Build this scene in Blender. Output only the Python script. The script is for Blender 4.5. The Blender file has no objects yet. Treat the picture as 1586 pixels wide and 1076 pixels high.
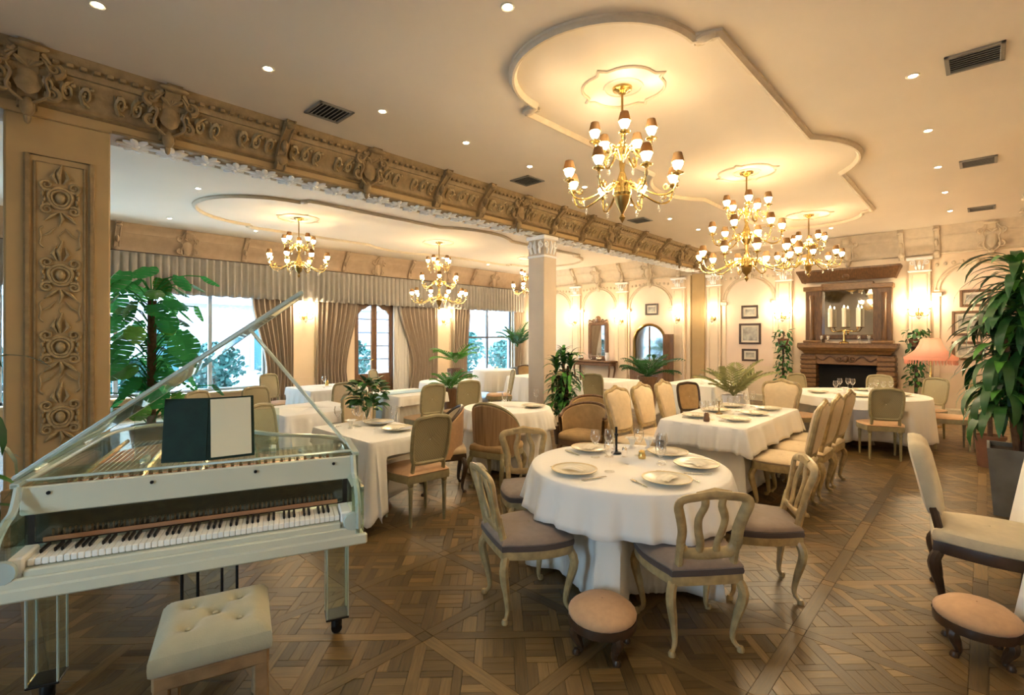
import bpy, math, random
from math import sin, cos, pi, radians as R, sqrt, atan2
from mathutils import Vector, Matrix
random.seed(7)
scn = bpy.context.scene
COL = scn.collection

# ------------------------------------------------------------------ camera, sky, exposure
EYE = 1.65
PHI = math.atan(732 / 770)
cam = bpy.data.cameras.new('camera'); cam.sensor_width = 36; cam.sensor_fit = 'HORIZONTAL'
cam.lens = 36 * 770 / 1586; cam.shift_y = -17 / 1586; cam.clip_start = 0.05
co = bpy.data.objects.new('camera', cam); COL.objects.link(co)
co.location = (0, 0, EYE); co.rotation_euler = (R(90), 0, PHI)
scn.camera = co
scn.view_settings.view_transform = 'Standard'; scn.view_settings.look = 'None'
scn.view_settings.gamma = 1; scn.view_settings.use_curve_mapping = False
scn.view_settings.exposure = .68
W = bpy.data.worlds.new('sky'); scn.world = W; W.use_nodes = True
bg = W.node_tree.nodes['Background']; bg.inputs[0].default_value = (.50, .76, 1.0, 1); bg.inputs[1].default_value = 16.0
PW = dict(bulb=4.8, sconce=5.0, down=15.0, lamp=2.2, portal=1)
WARM = (1.0, .79, .51)
BULBEM = 30.0

# ------------------------------------------------------------------ materials
def mat(name, c, rough=.6, metal=0, var=0, vscale=8, bump=0, bscale=60, spec=.5, sheen=0, trans=0, ior=1.45, stretch=None, c2=None, sub=0):
    m = bpy.data.materials.new(name); m.use_nodes = True
    n = m.node_tree.nodes; l = m.node_tree.links; b = n['Principled BSDF']
    b.inputs['Base Color'].default_value = (*c, 1); b.inputs['Roughness'].default_value = rough
    b.inputs['Metallic'].default_value = metal; b.inputs['Specular IOR Level'].default_value = spec
    b.inputs['IOR'].default_value = ior; b.inputs['Transmission Weight'].default_value = trans
    b.inputs['Sheen Weight'].default_value = sheen
    if var or c2 or bump:
        tc = n.new('ShaderNodeTexCoord'); mp = n.new('ShaderNodeMapping'); l.new(tc.outputs['Object'], mp.inputs[0])
        if stretch: mp.inputs['Scale'].default_value = stretch
    if var or c2:
        nz = n.new('ShaderNodeTexNoise'); nz.inputs['Scale'].default_value = vscale; nz.inputs['Detail'].default_value = 4
        l.new(mp.outputs[0], nz.inputs['Vector'])
        rp = n.new('ShaderNodeValToRGB'); rp.color_ramp.elements[0].position = .35; rp.color_ramp.elements[1].position = .68
        a = c2 or tuple(x * (1 - var) for x in c)
        rp.color_ramp.elements[0].color = (*a, 1); rp.color_ramp.elements[1].color = (*c, 1)
        l.new(nz.outputs[0], rp.inputs[0]); l.new(rp.outputs[0], b.inputs['Base Color'])
    if bump:
        n2 = n.new('ShaderNodeTexNoise'); n2.inputs['Scale'].default_value = bscale; l.new(mp.outputs[0], n2.inputs['Vector'])
        bp = n.new('ShaderNodeBump'); bp.inputs['Strength'].default_value = bump; bp.inputs['Distance'].default_value = .01
        l.new(n2.outputs[0], bp.inputs['Height']); l.new(bp.outputs[0], b.inputs['Normal'])
    return m

def emis(name, c, s, glow=False):
    m = bpy.data.materials.new(name); m.use_nodes = True; n = m.node_tree.nodes; l = m.node_tree.links
    n.clear(); o = n.new('ShaderNodeOutputMaterial'); e = n.new('ShaderNodeEmission')
    e.inputs[0].default_value = (*c, 1); e.inputs[1].default_value = s
    if glow:
        t = n.new('ShaderNodeBsdfTransparent'); a = n.new('ShaderNodeAddShader')
        l.new(e.outputs[0], a.inputs[0]); l.new(t.outputs[0], a.inputs[1]); l.new(a.outputs[0], o.inputs[0])
        m.cycles.emission_sampling = 'NONE'
    else: l.new(e.outputs[0], o.inputs[0])
    return m

def pane_mat(name, tint=(1, 1, 1), gloss=.12, trans_col=None, grough=.02, fr=.8):
    m = bpy.data.materials.new(name); m.use_nodes = True; n = m.node_tree.nodes; l = m.node_tree.links
    n.clear(); o = n.new('ShaderNodeOutputMaterial'); t = n.new('ShaderNodeBsdfTransparent'); g = n.new('ShaderNodeBsdfGlossy')
    g.inputs['Roughness'].default_value = grough; g.inputs[0].default_value = (*tint, 1)
    t.inputs[0].default_value = (*(trans_col or tint), 1)
    f = n.new('ShaderNodeLayerWeight'); f.inputs[0].default_value = .25
    mm = n.new('ShaderNodeMath'); mm.operation = 'MULTIPLY_ADD'; mm.inputs[1].default_value = fr; mm.inputs[2].default_value = gloss
    l.new(f.outputs['Fresnel'], mm.inputs[0]); mx = n.new('ShaderNodeMixShader')
    l.new(mm.outputs[0], mx.inputs[0]); l.new(t.outputs[0], mx.inputs[1]); l.new(g.outputs[0], mx.inputs[2]); l.new(mx.outputs[0], o.inputs[0])
    return m

def fabric_trans(name, c, amt=.4, tc=None):
    m = bpy.data.materials.new(name); m.use_nodes = True; n = m.node_tree.nodes; l = m.node_tree.links
    n.clear(); o = n.new('ShaderNodeOutputMaterial'); d = n.new('ShaderNodeBsdfDiffuse'); t = n.new('ShaderNodeBsdfTranslucent')
    d.inputs[0].default_value = (*c, 1); t.inputs[0].default_value = (*(tc or c), 1); mx = n.new('ShaderNodeMixShader'); mx.inputs[0].default_value = amt
    l.new(d.outputs[0], mx.inputs[1]); l.new(t.outputs[0], mx.inputs[2]); l.new(mx.outputs[0], o.inputs[0])
    return m

def cane_mat():
    m = bpy.data.materials.new('woven_cane'); m.use_nodes = True; n = m.node_tree.nodes; l = m.node_tree.links
    b = n['Principled BSDF']; b.inputs['Roughness'].default_value = .6
    tc = n.new('ShaderNodeTexCoord'); ck = n.new('ShaderNodeTexChecker'); ck.inputs['Scale'].default_value = 90
    ck.inputs[1].default_value = (.40, .35, .21, 1); ck.inputs[2].default_value = (.27, .23, .13, 1)
    l.new(tc.outputs['Object'], ck.inputs[0]); l.new(ck.outputs[0], b.inputs['Base Color'])
    return m

def wood_floor():
    m = bpy.data.materials.new('parquet_oak'); m.use_nodes = True; n = m.node_tree.nodes; l = m.node_tree.links; b = n['Principled BSDF']
    at = n.new('ShaderNodeAttribute'); at.attribute_name = 'tone'
    uv = n.new('ShaderNodeUVMap'); uv.uv_map = 'grain'
    mp = n.new('ShaderNodeMapping'); mp.inputs['Scale'].default_value = (6, 90, 1); l.new(uv.outputs[0], mp.inputs[0])
    nz = n.new('ShaderNodeTexNoise'); nz.inputs['Scale'].default_value = 1; nz.inputs['Detail'].default_value = 5; l.new(mp.outputs[0], nz.inputs['Vector'])
    ad = n.new('ShaderNodeMath'); ad.operation = 'MULTIPLY_ADD'; ad.inputs[1].default_value = .55; l.new(nz.outputs[0], ad.inputs[0])
    l.new(at.outputs['Fac'], ad.inputs[2])
    rp = n.new('ShaderNodeValToRGB'); e = rp.color_ramp.elements
    e[0].position = .22; e[0].color = (.066, .042, .014, 1); e[1].position = .95; e[1].color = (.32, .205, .078, 1)
    k = e.new(.58); k.color = (.160, .100, .035, 1)
    l.new(ad.outputs[0], rp.inputs[0]); l.new(rp.outputs[0], b.inputs['Base Color'])
    b.inputs['Roughness'].default_value = .38; b.inputs['Specular IOR Level'].default_value = .4
    rr = n.new('ShaderNodeMath'); rr.operation = 'MULTIPLY_ADD'; rr.inputs[1].default_value = .25; rr.inputs[2].default_value = .27
    l.new(nz.outputs[0], rr.inputs[0]); l.new(rr.outputs[0], b.inputs['Roughness'])
    bp = n.new('ShaderNodeBump'); bp.inputs['Strength'].default_value = .15; bp.inputs['Distance'].default_value = .004
    l.new(nz.outputs[0], bp.inputs['Height']); l.new(bp.outputs[0], b.inputs['Normal'])
    return m

M = dict(
 floor=wood_floor(),
 joint=mat('floor_joint', (.06, .036, .016), .8),
 ceil=mat('ceiling_plaster', (.68, .59, .48), .9, var=.04, vscale=1.2),
 wall=mat('cream_wall', (.74, .60, .44), .8, var=.06, vscale=2),
 wallpink=mat('arch_wall', (.74, .58, .46), .85, var=.05, vscale=2),
 plaster=mat('gilded_plaster', (.30, .20, .09), .55, var=.28, vscale=14, bump=.25, bscale=40),
 beam=mat('beam_plaster', (.40, .265, .115), .6, var=.1, vscale=4),
 columnp=mat('column_plaster', (.60, .49, .37), .6, var=.06, vscale=4),
 relief=mat('relief_plaster', (.40, .285, .135), .5, var=.35, vscale=30),
 leafwhite=mat('white_leaf_plaster', (.82, .80, .78), .7),
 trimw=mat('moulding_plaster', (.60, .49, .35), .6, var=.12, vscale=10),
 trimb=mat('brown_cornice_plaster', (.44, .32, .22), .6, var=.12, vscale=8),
 crease=mat('moulding_dark', (.30, .22, .13), .6),
 cloth=mat('white_tablecloth', (.86, .84, .79), .85, bump=.15, bscale=14, sheen=.2),
 cloth2=mat('white_undercloth', (.80, .78, .72), .85, bump=.15, bscale=14),
 cream=mat('antique_cream_paint', (.50, .37, .175), .38, var=.35, vscale=18),
 creamw=mat('pale_painted_wood', (.66, .58, .42), .4, var=.2, vscale=18),
 greenwood=mat('olive_painted_wood', (.36, .31, .17), .45, var=.25, vscale=18),
 taupe=mat('taupe_upholstery', (.26, .195, .15), .9, var=.12, vscale=25, sheen=.3, bump=.2, bscale=220),
 taupeshade=mat('shaded_taupe_band', (.085, .062, .052), .9, sheen=.2),
 peach=mat('peach_upholstery', (.58, .36, .195), .9, var=.1, vscale=30, sheen=.2),
 peachw=mat('cream_upholstery', (.72, .57, .36), .9, var=.08, vscale=20, sheen=.2),
 creamfab=mat('ecru_upholstery', (.64, .55, .37), .9, var=.1, vscale=16, sheen=.2, bump=.2, bscale=160),
 tan=mat('tan_upholstery', (.45, .30, .14), .85, var=.2, vscale=14),
 striped=mat('brown_striped_upholstery', (.42, .27, .14), .8, c2=(.26, .16, .08), vscale=3, stretch=(14, 14, .4)),
 dark=mat('dark_walnut', (.065, .035, .018), .35, var=.3, vscale=12),
 brown=mat('brown_wood', (.18, .09, .04), .4, var=.35, vscale=9, stretch=(4, 4, .8)),
 fire=mat('carved_oak', (.135, .062, .020), .45, var=.45, vscale=7, stretch=(5, 5, 1)),
 firelt=mat('light_oak', (.21, .105, .034), .42, var=.35, vscale=7, stretch=(2, 5, 5)),
 black=mat('soot_black', (.008, .007, .006), .9),
 ink=mat('black_metal', (.02, .02, .02), .35, .6),
 cane=cane_mat(),
 gold=mat('polished_brass', (.80, .58, .22), .22, 1.0, var=.25, vscale=25),
 golddk=mat('old_brass', (.30, .19, .06), .3, 1.0),
 shade=fabric_trans('shade_fabric', (.16, .10, .05), .12, (.4, .24, .1)),
 crystal=mat('crystal', (1, .97, .9), .03, trans=.85, ior=1.5),
 bulb=emis('lit_bulb', (1.0, .80, .48), BULBEM, True),
 spot=emis('downlight_glow', (1.0, .90, .72), 14, True),
 mirror=mat('mirror_glass', (.72, .70, .66), .03, 1.0),
 bluemirror=mat('dim_mirror_glass', (.34, .36, .36), .06, 1.0),
 pane=pane_mat('window_pane', gloss=.02),
 winframe=mat('grey_window_frame', (.30, .36, .42), .5),
 windark=mat('dark_window_frame', (.10, .10, .11), .5),
 curtain=mat('taupe_curtain', (.31, .24, .18), .85, var=.15, vscale=6, stretch=(6, 6, .2), sheen=.2),
 curtainlt=mat('grey_lining', (.58, .56, .54), .85),
 valance=mat('grey_taupe_valance', (.31, .28, .25), .85, var=.08, vscale=6, sheen=.2),
 lamp=fabric_trans('pink_lampshade', (.76, .42, .33), .4, (.85, .45, .33)),
 pot=mat('grey_zinc_planter', (.17, .18, .18), .5, var=.3, vscale=5),
 terra=mat('terracotta', (.20, .09, .05), .7, var=.2),
 soil=mat('soil', (.04, .025, .015), .95, var=.4, vscale=40),
 leaf=mat('dark_green_leaf', (.035, .15, .035), .38, var=.45, vscale=6),
 leafb=mat('bright_green_leaf', (.10, .34, .05), .4, var=.4, vscale=6),
 leafm=fabric_trans('monstera_leaf', (.03, .20, .06), .30, (.10, .48, .12)),
 leafo=mat('outdoor_foliage', (.010, .085, .075), .6, var=.5, vscale=3),
 leafp=mat('pale_palm_leaf', (.42, .42, .16), .5, var=.3, vscale=8),
 trunk=mat('bark', (.16, .09, .05), .8, var=.4, vscale=20, bump=.4),
 acryl=pane_mat('clear_acrylic', (.86, .95, .92), .06, (.90, .96, .93)),
 acryledge=mat('acrylic_edge', (.76, .86, .80), .12, trans=.45, ior=1.3),
 acrylpanel=mat('frosted_acrylic', (.74, .74, .58), .22, trans=.12, ior=1.3),
 copper=mat('copper_plate', (.74, .40, .20), .35, .3, var=.2, vscale=4),
 piano_in=mat('piano_action', (.035, .022, .014), .5, var=.4, vscale=30),
 soundb=mat('spruce_soundboard', (.72, .44, .24), .35, var=.2, vscale=5, stretch=(1, 8, 1)),
 ivory=mat('ivory_key', (.93, .91, .84), .25),
 felt=mat('red_felt', (.42, .2, .09), .8),
 string=mat('piano_string', (.55, .55, .52), .25, 1),
 green=mat('dark_green_leather', (.003, .026, .015), .7, var=.3, vscale=20),
 paper=mat('menu_paper', (.86, .81, .60), .6, var=.05, vscale=3),
 bench=mat('olive_cream_velvet', (.42, .40, .27), .85, var=.1, vscale=10, sheen=.3, bump=.15, bscale=200),
 benchwood=mat('worn_oak', (.30, .19, .09), .55, var=.35, vscale=14),
 plate=mat('cream_porcelain', (.82, .77, .62), .2, spec=.6),
 platerim=mat('gilt_rim', (.62, .50, .28), .3),
 napkin=mat('cream_napkin', (.80, .74, .60), .9),
 glass=pane_mat('drinking_glass', gloss=.04, fr=.5),
 silver=mat('silver', (.75, .72, .66), .2, 1),
 candle=mat('wax_candle', (.85, .78, .62), .5, sub=.2),
 steel=mat('grey_grille', (.20, .18, .15), .5),
 photo=mat('old_print', (.55, .52, .44), .5, c2=(.16, .15, .13), vscale=7),
 matte=mat('picture_mat', (.66, .60, .48), .7),
 ext=mat('grey_facade', (.16, .15, .165), .9, var=.08, vscale=1),
 extground=mat('pale_terrace', (.80, .82, .82), .9, var=.1, vscale=1),
 teal=mat('teal_shutter', (.002, .045, .06), .4),
 awning=mat('awning_beam', (.30, .22, .24), .7),
 blue=mat('pale_blue_fabric', (.50, .68, .80), .8),
)

# ------------------------------------------------------------------ mesh builder
class MB:
    def __init__(s): s.v = []; s.f = []
    def add(s, vs, fs):
        o = len(s.v); s.v += [tuple(v) for v in vs]; s.f += [tuple(i + o for i in f) for f in fs]; return s
    def box(s, c, d, b=.004, rz=0, T=None):
        hx, hy, hz = d[0] / 2, d[1] / 2, d[2] / 2; b = min(b, hx * .6, hy * .6, hz * .6)
        vs = []; idx = {}
        for sx in (-1, 1):
            for sy in (-1, 1):
                for sz in (-1, 1):
                    for k in range(3):
                        p = [sx * hx, sy * hy, sz * hz]
                        for j in range(3):
                            if j != k: p[j] -= (sx, sy, sz)[j] * b
                        idx[(sx, sy, sz, k)] = len(vs); vs.append(p)
        fs = []
        for k in range(3):
            a, e = [(1, 2), (0, 2), (0, 1)][k]
            for sg in (-1, 1):
                q = []
                for (u, w) in ((-1, -1), (1, -1), (1, 1), (-1, 1)):
                    t = [0, 0, 0]; t[k] = sg; t[a] = u; t[e] = w; q.append(idx[(*t, k)])
                fs.append(q)
        for k in range(3):
            a, e = [(1, 2), (0, 2), (0, 1)][k]
            for u in (-1, 1):
                for w in (-1, 1):
                    t0 = [0] * 3; t1 = [0] * 3; t0[k] = -1; t1[k] = 1
                    for t in (t0, t1): t[a] = u; t[e] = w
                    fs.append([idx[(*t0, a)], idx[(*t1, a)], idx[(*t1, e)], idx[(*t0, e)]])
        for sx in (-1, 1):
            for sy in (-1, 1):
                for sz in (-1, 1): fs.append([idx[(sx, sy, sz, k)] for k in range(3)])
        cr, sr = cos(rz), sin(rz); out = []
        for p in vs:
            q = (p[0] * cr - p[1] * sr + c[0], p[0] * sr + p[1] * cr + c[1], p[2] + c[2])
            out.append(T @ Vector(q) if T else q)
        return s.add(out, fs)
    def tube(s, pts, r, n=8, closed=False, cap=True, flat=1):
        P = [Vector(p) for p in pts]; m = len(P); rs = r if isinstance(r, (list, tuple)) else [r] * m
        if len(rs) != m: rs = [rs[0] + (rs[-1] - rs[0]) * i / (m - 1) for i in range(m)]
        T = []
        for i in range(m):
            a = P[(i - 1) % m] if closed or i > 0 else P[i]; b = P[(i + 1) % m] if closed or i < m - 1 else P[i]
            t = (b - a); T.append(t.normalized() if t.length > 1e-9 else Vector((0, 0, 1)))
        up = Vector((0, 0, 1)) if abs(T[0].z) < .9 else Vector((0, 1, 0))
        nrm = (up - T[0] * up.dot(T[0])).normalized(); vs = []
        for i in range(m):
            nrm = (nrm - T[i] * nrm.dot(T[i])); nrm = nrm.normalized() if nrm.length > 1e-6 else Vector((1, 0, 0)); bi = T[i].cross(nrm)
            for k in range(n):
                a = 2 * pi * k / n; vs.append(P[i] + nrm * cos(a) * rs[i] + bi * sin(a) * rs[i] * flat)
        fs = []
        for i in range(m if closed else m - 1):
            j = (i + 1) % m
            for k in range(n): fs.append((i * n + k, i * n + (k + 1) % n, j * n + (k + 1) % n, j * n + k))
        if cap and not closed: fs += [tuple(range(n))[::-1], tuple((m - 1) * n + k for k in range(n))]
        return s.add(vs, fs)
    def lathe(s, pr, n=16, c=(0, 0, 0), T=None, cap=True):
        vs = []; fs = []
        for (r, z) in pr:
            for k in range(n):
                a = 2 * pi * k / n; p = (c[0] + r * cos(a), c[1] + r * sin(a), c[2] + z); vs.append(T @ Vector(p) if T else p)
        for i in range(len(pr) - 1):
            for k in range(n): fs.append((i * n + k, i * n + (k + 1) % n, (i + 1) * n + (k + 1) % n, (i + 1) * n + k))
        if cap and pr[0][0] > 1e-5: fs.append(tuple(range(n))[::-1])
        if cap and pr[-1][0] > 1e-5: fs.append(tuple((len(pr) - 1) * n + k for k in range(n)))
        return s.add(vs, fs)
    def prism(s, poly, z0, z1, T=None):
        n = len(poly); vs = [(x, y, z0) for x, y in poly] + [(x, y, z1) for x, y in poly]
        if T: vs = [T @ Vector(v) for v in vs]
        fs = [tuple(range(n))[::-1], tuple(range(n, 2 * n))] + [(i, (i + 1) % n, n + (i + 1) % n, n + i) for i in range(n)]
        return s.add(vs, fs)
    def grid(s, rows, closed=False):
        m = len(rows[0]); vs = [p for r in rows for p in r]; fs = []
        for i in range(len(rows) - 1):
            for k in range(m if closed else m - 1):
                k2 = (k + 1) % m; fs.append((i * m + k, i * m + k2, (i + 1) * m + k2, (i + 1) * m + k))
        return s.add(vs, fs)
    def ell(s, c, r, n=12, m=7, T=None):
        pr = [(sin(pi * i / m), -cos(pi * i / m)) for i in range(m + 1)]; vs = []; fs = []
        for (a, z) in pr:
            for k in range(n):
                t = 2 * pi * k / n; p = (c[0] + r[0] * a * cos(t), c[1] + r[1] * a * sin(t), c[2] + r[2] * z); vs.append(T @ Vector(p) if T else p)
        for i in range(m):
            for k in range(n): fs.append((i * n + k, i * n + (k + 1) % n, (i + 1) * n + (k + 1) % n, (i + 1) * n + k))
        return s.add(vs, fs)
    def sweep(s, prof, path, closed=False):
        # prof: (out, z); path: 2D points; out is to the right of travel
        P = [Vector(p) for p in path]; m = len(P); k = len(prof); vs = []; fs = []
        for i in range(m):
            a = P[i] - P[i - 1] if (closed or i > 0) else P[1] - P[0]; b = P[(i + 1) % m] - P[i] if (closed or i < m - 1) else a
            a = a.normalized(); b = b.normalized(); na = Vector((a.y, -a.x)); nb = Vector((b.y, -b.x)); mt = na + nb
            mt = mt / max(.3, mt.length_squared / 2)
            for (o, z) in prof: q = P[i] + mt * o; vs.append((q.x, q.y, z))
        for i in range(m if closed else m - 1):
            j = (i + 1) % m
            for t in range(k): fs.append((i * k + t, j * k + t, j * k + (t + 1) % k, i * k + (t + 1) % k))
        if not closed: fs += [tuple(range(k))[::-1], tuple((m - 1) * k + t for t in range(k))]
        return s.add(vs, fs)
    def mesh(s, name, m, smooth=True):
        me = bpy.data.meshes.new(name); me.from_pydata([tuple(v) for v in s.v], [], s.f); me.validate()
        if m: me.materials.append(m)
        if smooth and len(me.polygons):
            me.polygons.foreach_set('use_smooth', [True] * len(me.polygons)); me.set_sharp_from_angle(angle=R(42))
        return me
    def build(s, name, m, parent=None, smooth=True, **kw): return place(name, s.mesh(name, m, smooth), parent, **kw)

def place(name, me, parent=None, loc=None, rot=None, kind=None, label=None, mtx=None):
    o = bpy.data.objects.new(name, me); COL.objects.link(o)
    if parent: o.parent = parent
    if loc: o.location = loc
    if rot: o.rotation_euler = rot
    if mtx: o.matrix_basis = mtx
    if kind: o['kind'] = kind
    if label: o['label'] = label
    return o
def thing(name, label, cat, loc=(0, 0, 0), rz=0, group=None):
    o = bpy.data.objects.new(name, None); COL.objects.link(o); o.location = loc; o.rotation_euler = (0, 0, rz); o.empty_display_size = .1
    o['label'] = label; o['category'] = cat
    if group: o['group'] = group
    return o
def tag(o, label, cat, group=None):
    o['label'] = label; o['category'] = cat
    if group: o['group'] = group
    return o
def struct(name, label=None, loc=(0, 0, 0)):
    o = bpy.data.objects.new(name, None); COL.objects.link(o); o.location = loc; o['kind'] = 'structure'
    if label: o['label'] = label
    return o
def st(o, label=None):
    o['kind'] = 'structure'
    if label: o['label'] = label
    return o
def kids(o): return list(KID.get(o.name, []))
def dup(root, loc, rz, label, group=None):
    r = root.copy(); COL.objects.link(r); r.location = loc; r.rotation_euler = (0, 0, rz); r['label'] = label
    if group: r['group'] = group
    for ch in root.children:
        c = ch.copy(); COL.objects.link(c); c.parent = r
        for g in ch.children:
            d = g.copy(); COL.objects.link(d); d.parent = c
    return r
class Proto:
    """first place() moves the prototype itself, later ones copy it"""
    def __init__(s, root): s.r = root; s.used = False
    def at(s, x, y, rz, label, group=None, z=0):
        if not s.used:
            s.used = True; s.r.location = (x, y, z); s.r.rotation_euler = (0, 0, rz); s.r['label'] = label
            if group: s.r['group'] = group
            return s.r
        return dup(s.r, (x, y, z), rz, label, group)
def face(dx, dy): return atan2(dy, dx) - pi / 2          # local +Y faces (dx, dy)
def light(name, kind, loc, power, color, parent=None, rad=.03, **kw):
    l = bpy.data.lights.new(name, kind); l.energy = power; l.color = color
    if kind != 'AREA': l.shadow_soft_size = rad
    for k, v in kw.items(): setattr(l, k, v)
    o = bpy.data.objects.new(name, l); COL.objects.link(o); o.location = loc
    if parent: o.parent = parent
    return o
def cr(pts, n=5, closed=False):
    """Catmull-Rom through points"""
    P = [Vector(p) for p in pts]; m = len(P); out = []
    rng = range(m) if closed else range(m - 1)
    for i in rng:
        g = (lambda k: P[k % m]) if closed else (lambda k: P[max(0, min(m - 1, k))])
        a, b, c, d = g(i - 1), g(i), g(i + 1), g(i + 2)
        for j in range(n):
            t = j / n; out.append(.5 * ((2 * b) + (c - a) * t + (2 * a - 5 * b + 4 * c - d) * t * t + (3 * b - a - 3 * c + d) * t ** 3))
    if not closed: out.append(P[-1])
    return out

CZ = 3.91; YB = 13.65; YF = -4.0; XL = -12.6; XR = .8; XBM = -5.6
# ------------------------------------------------------------------ light from outside
if PW['portal']:
    for i, (y0, y1) in enumerate(((-3.6, -.4), (.1, 4.6), (6.9, 8.3), (11.0, 13.2))):
        l = light('window_daylight', 'AREA', (XL - .12, (y0 + y1) / 2, 1.5), 1, (1, 1, 1), shape='RECTANGLE', size=2.9, size_y=y1 - y0)
        l.rotation_euler = (0, R(-90), 0); l.data.cycles.is_portal = True

    l = light('window_daylight', 'AREA', (-1.6, YF + .02, 1.7), 1, (1, 1, 1), shape='RECTANGLE', size=1.4, size_y=1.8); l.rotation_euler = (R(90), 0, 0); l.data.cycles.is_portal = True

# ------------------------------------------------------------------ floor: parquet panels
floor = st(MB().box(((XL + XR) / 2, (YF + YB) / 2, -.06), (XR - XL + .4, YB - YF + .4, .09), .002).build('floor', M['joint'], smooth=False), 'worn oak parquet floor in square panels with diagonal lattice')
def clip(poly, nx, ny, d):
    out = []
    for i in range(len(poly)):
        a = poly[i]; b = poly[(i + 1) % len(poly)]; da = a[0] * nx + a[1] * ny - d; db = b[0] * nx + b[1] * ny - d
        if da <= 0: out.append(a)
        if da * db < 0: t = da / (da - db); out.append((a[0] + (b[0] - a[0]) * t, a[1] + (b[1] - a[1]) * t))
    return out
PS = .74
def panel_pieces():
    """polygons (panel-local) and grain angle"""
    out = []; h = PS / 2; bw = .036
    out.append(([(-h - bw, -h + bw), (-h + bw, -h + bw), (-h + bw, h - bw), (-h - bw, h - bw)], pi / 2))
    out.append(([(-h + bw, -h - bw), (h - bw, -h - bw), (h - bw, -h + bw), (-h + bw, -h + bw)], 0))
    out.append(([(-h - bw, -h - bw), (-h + bw, -h - bw), (-h + bw, -h + bw), (-h - bw, -h + bw)], 0))
    q = sqrt(.5); hi = h - bw; e = [.03, .19, .235, .48]
    def pq(p0, p1, q0, q1, along):
        pol = [((p + w) * q, (p - w) * q) for p, w in ((p0, q0), (p1, q0), (p1, q1), (p0, q1))]
        for n in ((1, 0), (-1, 0), (0, 1), (0, -1)):
            pol = clip(pol, *n, hi)
            if len(pol) < 3: return
        a = sum(pol[i][0] * pol[(i + 1) % len(pol)][1] - pol[(i + 1) % len(pol)][0] * pol[i][1] for i in range(len(pol))) / 2
        if abs(a) < 4e-4: return
        if a < 0: pol = pol[::-1]
        out.append((pol, pi / 4 if along == 'p' else -pi / 4))
    pq(-.6, .6, -.03, .03, 'p'); pq(-.03, .03, .03, .6, 'q'); pq(-.03, .03, -.6, -.03, 'q')
    for sp in (-1, 1):
        for sq in (-1, 1):
            def Q(a, b, c, d, al): pq(min(sp * a, sp * b), max(sp * a, sp * b), min(sq * c, sq * d), max(sq * c, sq * d), al)
            for i, (a, b) in enumerate(((e[0], e[1]), (e[2], e[3]))):
                for j, (c, d) in enumerate(((e[0], e[1]), (e[2], e[3]))):
                    for k in range(3):
                        if (i + j + (sp > 0) + (sq > 0)) % 2: Q(a + (b - a) * k / 3, a + (b - a) * (k + 1) / 3, c, d, 'q')
                        else: Q(a, b, c + (d - c) * k / 3, c + (d - c) * (k + 1) / 3, 'p')
            Q(e[1], e[2], e[0], e[3], 'q'); Q(e[0], e[1], e[1], e[2], 'p'); Q(e[2], e[3], e[1], e[2], 'p')
    return out
PIECES = panel_pieces()
SN, CN = sin(PHI), cos(PHI)
def view_size(x, y, area):
    d = -x * SN + y * CN; a = x * CN + y * SN
    if d < .3: return 0
    px = 793 + 770 * a / d; py = 521 + 770 * EYE / d
    if not (10 < px < 1576 and 560 < py < 1066): return 0
    # not under the piano, tables or the bench
    if ((x + 1.8) ** 2 + (y - 3.06) ** 2 < .45) or (x < -2.7 and y < 1.9) or (x < -3.7): return 0
    return area * EYE * 770 ** 2 / d ** 3
pl = []
x0, y0 = -2.24 - PS / 2, 1.65 - PS / 2      # a panel corner (star) stands at (-2.24, 1.65)
for i in range(-15, 6):
    for j in range(-5, 18):
        cx, cy = x0 + PS + i * PS, y0 + PS + j * PS
        if cx - PS / 2 < XL - .1 or cx > XR + .4 or cy > YB + .3: continue
        for pol, ang in PIECES:
            P = [(cx + x, cy + y) for x, y in pol]
            if any(x < XL or x > XR or y > YB or y < YF for x, y in P): continue
            mx = sum(p[0] for p in P) / len(P); my = sum(p[1] for p in P) / len(P)
            ar = abs(sum(P[k][0] * P[(k + 1) % len(P)][1] - P[(k + 1) % len(P)][0] * P[k][1] for k in range(len(P))) / 2)
            pl.append((view_size(mx, my, ar), P, (mx, my), ang, random.random() ** 1.3))
pl.sort(key=lambda t: -t[0])
def plank_geo(P, c, ang, off=(0, 0), g=.0011):
    top = random.uniform(-.0007, .0004); n = len(P); vs = []
    for z, sh in ((top, g + .0012), (top - .0012, g), (-.02, g)):
        for x, y in P:
            dx, dy = c[0] - x, c[1] - y; L = sqrt(dx * dx + dy * dy) or 1; k = min(.4, sh * 1.4 / L)
            vs.append((x + dx * k - off[0], y + dy * k - off[1], z))
    fs = [tuple(range(n))]
    for r in range(2):
        for i in range(n): fs.append((r * n + i, (r + 1) * n + i, (r + 1) * n + (i + 1) % n, r * n + (i + 1) % n))
    return vs, fs
def plank_mesh(name, items):
    V = []; F = []; T = []; U = []
    for P, c, ang, tone, off in items:
        vs, fs = plank_geo(P, c, ang, off); o = len(V); V += vs; ca, sa = cos(ang), sin(ang); rx, ry = c[0] * 7.3, c[1] * 5.1
        for f in fs:
            F.append([i + o for i in f]); T.append(tone)
            for i in f:
                x, y = vs[i][0] + off[0] - c[0], vs[i][1] + off[1] - c[1]; U += [x * ca + y * sa + rx, -x * sa + y * ca + ry]
    me = bpy.data.meshes.new(name); me.from_pydata(V, [], F)
    a = me.attributes.new('tone', 'FLOAT', 'FACE'); a.data.foreach_set('value', T)
    u = me.uv_layers.new(name='grain'); u.data.foreach_set('uv', U); me.materials.append(M['floor']); return me
for s_, P, c, ang, tone in pl[:300]:
    place('plank', plank_mesh('plank', [(P, c, ang, tone * .42, c)]), floor, loc=(c[0], c[1], 0))
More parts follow.
